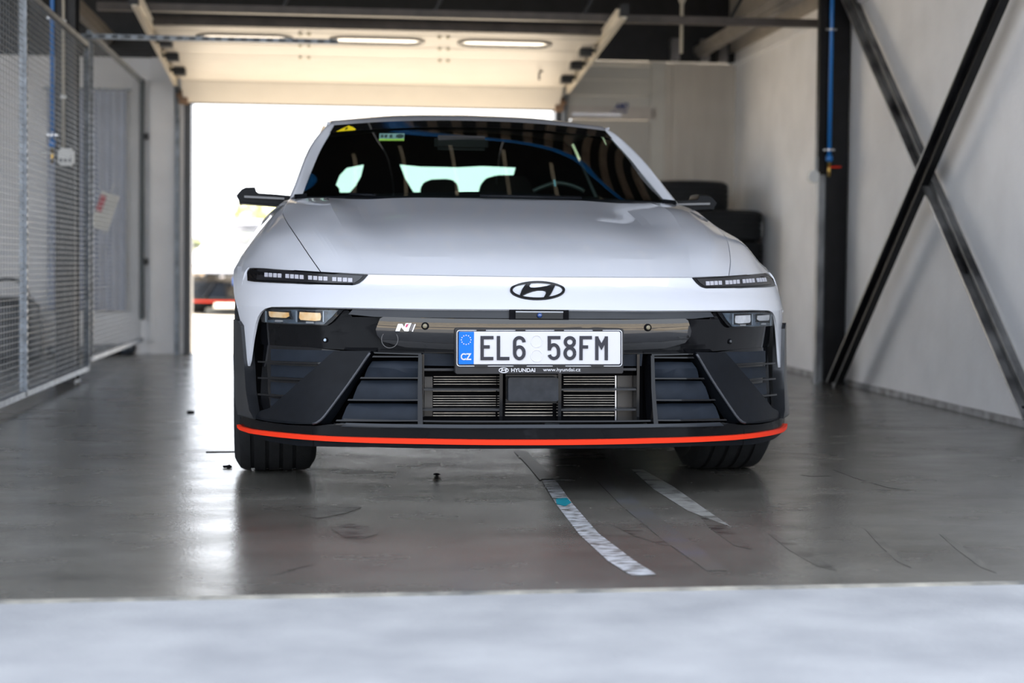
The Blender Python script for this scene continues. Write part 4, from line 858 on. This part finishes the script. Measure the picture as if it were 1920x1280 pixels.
for s_, hs in zip((-1, 1), fpatch('headlamp', lamp, GLOSS, car, off=-.010, thick=.03, dth=2)):
    def lp(name, pts, mat, off, par=hs, th_=.004):
        q_ = [hit(u, v) for u, v in ZL(pts)]; return obj(name, patch_bm(q_ if s_ < 0 else mirrorp(q_), off, th_, dth=2), mat, par)
    lp('lamp_bowl', [(478, 215), (525, 188), (1000, 180), (1660, 190), (1580, 285), (1445, 412), (1000, 405), (485, 380)], HL, -.008)
    R_ = AMB if s_ < 0 else WHR
    lp('projector_bezel', [(500, 190), (890, 195), (900, 330), (520, 345)], MATTE, -.0065); lp('projector_bezel', [(1015, 190), (1420, 195), (1425, 380), (1010, 385)], MATTE, -.0065)
    lp('projector', [(535, 205), (865, 225), (872, 285), (820, 312), (570, 300), (545, 280)], R_, -.005); lp('projector', [(1045, 215), (1385, 232), (1398, 290), (1385, 352), (1300, 362), (1060, 345), (1036, 310)], R_, -.005)
    lp('lamp_step', [(640, 345), (760, 350), (760, 378), (635, 375)], M('lamp_step_grey', (.25, .24, .23), .3), -.005); lp('lamp_step', [(1150, 370), (1275, 375), (1275, 402), (1150, 400)], M('lamp_step_grey', (.25, .24, .23)), -.005)
    for x in (485, 990, 1435): lp('lamp_rib', [(x-8, 200), (x+8, 200), (x+10, 380), (x-8, 378)], M('lamp_rib_grey', (.30, .33, .36), .25, metal=.5), -.005)
    q_ = [hit(u, v) for u, v in ZL([(470, 205), (530, 175), (1000, 166), (1700, 180), (1600, 292), (1455, 424), (1000, 416), (476, 390)])]
    obj('lamp_glass', patch_bm(q_ if s_ < 0 else mirrorp(q_), .0005, .002, dth=2), glass('lamp_glass', (.93, .95, .97), .35), hs)
# ---------------- badges, sensors, plate
EM = M('dark_emblem', (.012, .012, .013), .3, var=.05, spec=.25)
def ell(cx, cy, a, b, n=40): return [(cx+a*math.cos(2*math.pi*i/n), cy+b*math.sin(2*math.pi*i/n)) for i in range(n)]
em = empty('emblem', (0, 0, 0)); em.parent = car
bm = bmesh.new(); o1 = [hit(u, v) for u, v in ZP(ell(917, 262, 300, 103))]; o2_ = [hit(u, v) for u, v in ZP(ell(917, 262, 272, 84))]
ring = []
for (t, z), (t2, z2) in zip(o1, o2_):
    ring.append([bm.verts.new(Fp(t, z)+Fn(t, z)*o_) for t, z, o_ in ((t, z, 0), (t, z, .005), (t2, z2, .005), (t2, z2, 0))])
for A, B in zip(ring, ring[1:]+ring[:1]):
    for i in range(3): bm.faces.new((A[i], A[i+1], B[i+1], B[i]))
bmesh.ops.recalc_face_normals(bm, faces=bm.faces); smooth(bm, 30); obj('emblem_ring', bm, EM, em)
hh = ZP([(806, 174), (850, 178), (830, 205), (828, 225), (842, 238), (880, 240), (950, 233), (1020, 217), (1082, 190), (1112, 202), (1085, 262), (1055, 315), (1024, 348), (985, 345), (1005, 308), (1011, 285), (1000, 269), (970, 263), (920, 263), (860, 275), (800, 296), (748, 324), (727, 312), (745, 265), (772, 218)])
obj('emblem_letter', patch_bm([hit(u, v) for u, v in hh], .0052, .005, dth=1), EM, em)
WB = M('badge_white', (.80, .80, .82), .3); BB = 8.348
fpatch('letter_badge', ZB([(850, 422), (893, 308), (955, 308), (985, 362), (1008, 300), (1052, 296), (1018, 420), (990, 422), (940, 360), (912, 424)]), WB, car, off=.003, thick=.006, both=False)
fpatch('letter_badge', ZB([(1062, 298), (1100, 296), (1052, 425), (1010, 424)]), WB, car, off=.0025, thick=.006, both=False)
fpatch('badge_mark', ZB([(1108, 312), (1148, 316), (1104, 416), (1068, 412)]), M('badge_grey', (.10, .09, .09), .4), car, off=.0045, thick=.004, both=False)
fpatch('letter_badge', ZB([(1150, 310), (1168, 312), (1122, 430), (1106, 428)]), WB, car, off=.0035, thick=.005, both=False)
fpatch('badge_mark', ZB([(1022, 312), (1050, 312), (1030, 362), (1005, 360)]), M('badge_crimson', (.40, .02, .10), .4), car, off=.0048, thick=.004, both=False)
def disc(name, u, v, r, mat, off, parent=car, ring=None):
    t, z = hit(u, v); c = Fp(t, z)+Fn(t, z)*off; n = Fn(t, z); a = n.orthogonal().normalized(); b = n.cross(a)
    bm = bmesh.new(); prof = [(0, .003), (r*.7, .003), (r, .001), (r, -.01)] if not ring else [(ring, -.004), (ring, .001), (r, .001), (r, -.004)]
    R = [[bm.verts.new(c+n*h+q*(a*math.cos(k_*math.pi/12)+b*math.sin(k_*math.pi/12))) for q, h in prof] for k_ in range(24)]
    for k_ in range(24):
        for i in range(len(prof)-1):
            try: bm.faces.new((R[k_][i], R[k_][i+1], R[(k_+1) % 24][i+1], R[(k_+1) % 24][i]))
            except ValueError: pass
    bmesh.ops.remove_doubles(bm, verts=bm.verts, dist=1e-5); bmesh.ops.recalc_face_normals(bm, faces=bm.faces); smooth(bm, 50); return obj(name, bm, mat, parent)
SENS = M('sensor_face', (.16, .14, .09), .35); SENS2 = M('sensor_face_bright', (.34, .42, .50), .3)
for u, v, m_, off in ((797, 611, SENS, .0), (1215, 614, SENS, .0), (600, 637, SENS2, -.030), (1382.3, 639.7, M('sensor_face_dark', (.05, .055, .06), .3), -.030)):
    rr_ = .012 if m_ is SENS else .0085
    s1 = disc('parking_sensor', u, v, rr_, MATTE, off); disc('sensor_face', u, v, rr_*.62, m_, off+.002, s1)
disc('tow_eye_cover', 730, 636, .0275, M('cover_line', (.07, .07, .075), .3), -.006, ring=.026)
PY = -.002
hold = slab('plate_holder', ZP([(15, 690), (24, 675), (40, 668), (1830, 672), (1850, 680), (1860, 695), (1852, 1150), (1840, 1162), (40, 1168), (22, 1155)]), PY, .045, M('holder_plastic', (.016, .016, .018), .4, var=.1, spec=.25), car)
def pslab(name, pts, mat, d, parent=hold, y0=None): return slab(name, ZP(pts), PY-d, d*.6 if y0 is None else y0, mat, parent)
def rr(x0, y0, x1, y1, r): 
    out = []
    for cx, cy, a0_ in ((x1-r, y0+r, -90), (x1-r, y1-r, 0), (x0+r, y1-r, 90), (x0+r, y0+r, 180)):
        out += [(cx+r*math.cos(math.radians(a0_+k_*15)), cy+r*math.sin(math.radians(a0_+k_*15))) for k_ in range(7)]
    return out
PW = M('plate_white', (.47, .47, .495), .35, var=.01); INK = M('plate_ink', (.030, .030, .038), .5, var=.02, spec=.15)
pslab('plate_edge', rr(36, 690, 1842, 1086, 32), M('plate_rim', (.60, .61, .65), .3), .004); pslab('plate_lip', rr(44, 697, 1835, 1078, 28), INK, .0055)
plate = pslab('number_plate', rr(60, 706, 1822, 1062, 20), PW, .007)
pslab('country_band', [(60, 712), (62, 708), (226, 708), (222, 1062), (64, 1064), (58, 1056)], M('plate_blue', (.0, .12, .52), .4, var=.02, spec=.2), .0082, plate)
for i in range(12): 
    a = math.radians(30*i); pslab('star', ell(140+52*math.sin(a), 797+50*math.cos(a), 6.5, 6.5, 8), PW, .0095, plate)
for x0, x1 in ((255, 355), (680, 786), (1105, 1207), (1525, 1628)): pslab('holder_clip', [(x0, 684), (x1, 684), (x1, 700), (x0, 700)], M('holder_plastic', (.03, .03, .03)), .009)
for x0, x1 in ((232, 375), (660, 800), (1088, 1222), (1506, 1640)): pslab('holder_clip', [(x0, 1066), (x1, 1066), (x1, 1090), (x0, 1090)], M('holder_plastic', (.03, .03, .03)), .009)
def stroke(paths, w_):
    """ribbons of constant width along polylines, as lists of quads joined in one outline strip"""
    bm = bmesh.new()
    for k_, P in enumerate(paths):
        P = [Vector((x, y, 0)) for x, y in P]; L_, R_ = [], []
        for i, p_ in enumerate(P):
            d0 = (P[i]-P[i-1]).normalized() if i else (P[1]-P[0]).normalized(); d1 = (P[i+1]-P[i]).normalized() if i < len(P)-1 else d0
            n0, n1 = Vector((-d0.y, d0.x, 0)), Vector((-d1.y, d1.x, 0)); m_ = (n0+n1).normalized(); sc_ = w_/2/max(.35, m_.dot(n0))
            L_.append(p_+m_*sc_); R_.append(p_-m_*sc_)
        for f_ in range(len(P)-1):
            q_ = [L_[f_], L_[f_+1], R_[f_+1], R_[f_]]; vs_ = []
            for x in q_:
                (u, v), = ZP([(x.x, x.y)]); vs_.append(bm.verts.new(caty(u, v, PY-.0085-.0002*k_)))
            bm.faces.new(vs_)
    bmesh.ops.remove_doubles(bm, verts=bm.verts, dist=1e-6); bmesh.ops.recalc_face_normals(bm, faces=bm.faces)
    if sum(f.normal.y for f in bm.faces) > 0: bmesh.ops.reverse_faces(bm, faces=bm.faces)
    r_e = bmesh.ops.extrude_face_region(bm, geom=bm.faces[:])
    for g in r_e['geom']:
        if isinstance(g, bmesh.types.BMVert): g.co.y -= .0012
    bmesh.ops.recalc_face_normals(bm, faces=bm.faces); return bm
def arc(cx, cy, rx, ry, a0_, a1_, n=14): return [(cx+rx*math.cos(math.radians(a0_+(a1_-a0_)*i/n)), cy+ry*math.sin(math.radians(a0_+(a1_-a0_)*i/n))) for i in range(n+1)]
T, Bt, sw_ = 772, 1000, 36
chars = {
 'E': [[(314, 754), (314, 1018)], [(296, T), (438, T)], [(296, 873), (397, 873)], [(296, Bt), (436, Bt)]],
 'L': [[(492, 754), (492, 1018)], [(474, Bt), (612, Bt)]],
 '6': [arc(720, 823, 51, 51, 0, -180)+[(669, 935)], arc(720, 937, 51, 64, 0, 360, 30)],
 '5': [[(1168, T), (1047, T), (1047, 912)], arc(1097, 920, 51, 70, -165, 0)+arc(1097, 948, 51, 51, 0, 168)],
 '8': [arc(1271, 820, 49, 47, 0, 360, 28), arc(1271, 942, 52, 58, 0, 360, 28)],
 'F': [[(1395, 754), (1392, 1018)], [(1377, T), (1512, T)], [(1377, 874), (1470, 874)]],
 'M': [[(1565, 1018), (1565, 758)], [(1668, 1018), (1668, 758)], [(1562, 770), (1616, 872), (1671, 770)]]}
for ch, pth in chars.items(): obj('plate_character', stroke(pth, sw_), INK, plate)
def ptext(s, x0, y0, x1, y1, mat, d, bold=0.0, name='lettering', parent=hold, spacing=1.0):
    me = textmesh(s, bold, 0, spacing); xs = [v.co.x for v in me.vertices]; ys = [v.co.y for v in me.vertices]; a, b, c, d_ = min(xs), max(xs), min(ys), max(ys)
    for v in me.vertices:
        (u, w_), = ZP([(x0+(v.co.x-a)/(b-a)*(x1-x0), y1-(v.co.y-c)/(d_-c)*(y1-y0))]); v.co = caty(u, w_, PY-d)
    return obj(name, me, mat, parent)
ptext('CZ', 80, 942, 198, 1018, PW, .0095, .03, parent=plate)
ptext('HYUNDAI', 632, 1106, 893, 1148, PW, .0015, .025); ptext('www.hyundai.cz', 978, 1102, 1388, 1152, PW, .0015, .008)
bm = stroke([ell(552, 1129, 50, 26, 28)+[(602, 1129)]], 9); o = obj('small_logo', bm, PW, hold); o.location = (0, .0065, 0)
sc2 = lambda pts: [(552+(x-917)*.178, 1129+(y-262)*.27) for x, y in pts]
pslab('small_logo', sc2([(806, 174), (850, 178), (830, 215), (850, 240), (950, 233), (1082, 190), (1112, 202), (1055, 315), (1024, 348), (985, 345), (1011, 285), (970, 263), (860, 275), (748, 324), (727, 312), (772, 218)]), PW, .0018)
for cy in (812, 970):
    bm = stroke([ell(908, cy, 62, 64, 28)+[(970, cy)]], 3); o = obj('sticker_ring', bm, M('faint_ring', (.72, .72, .74), .4), plate); o.location = (0, .0006, 0)
# ---------------- wheels
CT = tyre_mesh(.349, .285, .258, 4, 72)
rim = bmesh.new()
lathe(rim, [(.258, -.115), (.250, -.10), (.245, .10), (.258, .115)], 48); lathe(rim, [(.001, .085), (.05, .085), (.06, .06), (.06, .03)], 24)
for i in range(10):
    a = i*math.pi/5; bar(rim, (.075, .05*math.cos(a), .05*math.sin(a)), (.095, .245*math.cos(a), .245*math.sin(a)), .03, .022, (1, 0, 0))
bmesh.ops.recalc_face_normals(rim, faces=rim.faces); RIM = bpy.data.meshes.new('rim'); rim.to_mesh(RIM); rim.free(); RIM.materials.append(M('dark_alloy', (.10, .10, .11), .3, metal=.8))
dk = bmesh.new(); lathe(dk, [(.001, -.01), (.19, -.01), (.19, .015), (.001, .015)], 36); bmesh.ops.recalc_face_normals(dk, faces=dk.faces); DISK = bpy.data.meshes.new('brake_disc'); dk.to_mesh(DISK); dk.free(); DISK.materials.append(ALLOY)
for x, y in ((-.815, .93), (.815, .93), (-.815, YR), (.815, YR)):
    wh = obj('wheel', CT, None, car, (x, y, .349)); wh.name = 'tyre'
    r1 = obj('rim', RIM, None, wh); r1.scale = (1 if x > 0 else -1, 1, 1); obj('brake_disc', DISK, None, wh)
# ---------------- the second car of the same kind, out in the yard
c2 = copy_tree(car)
g2 = ground(463, 580)
c2.location = (aty(472, 500, 25.2).x, 25.2, 0); c2.rotation_euler = (0, 0, .03)
c2['label'] = 'second white saloon with red lip standing outside in the sun'
c2['group'] = 'white saloons'; car['group'] = 'white saloons'
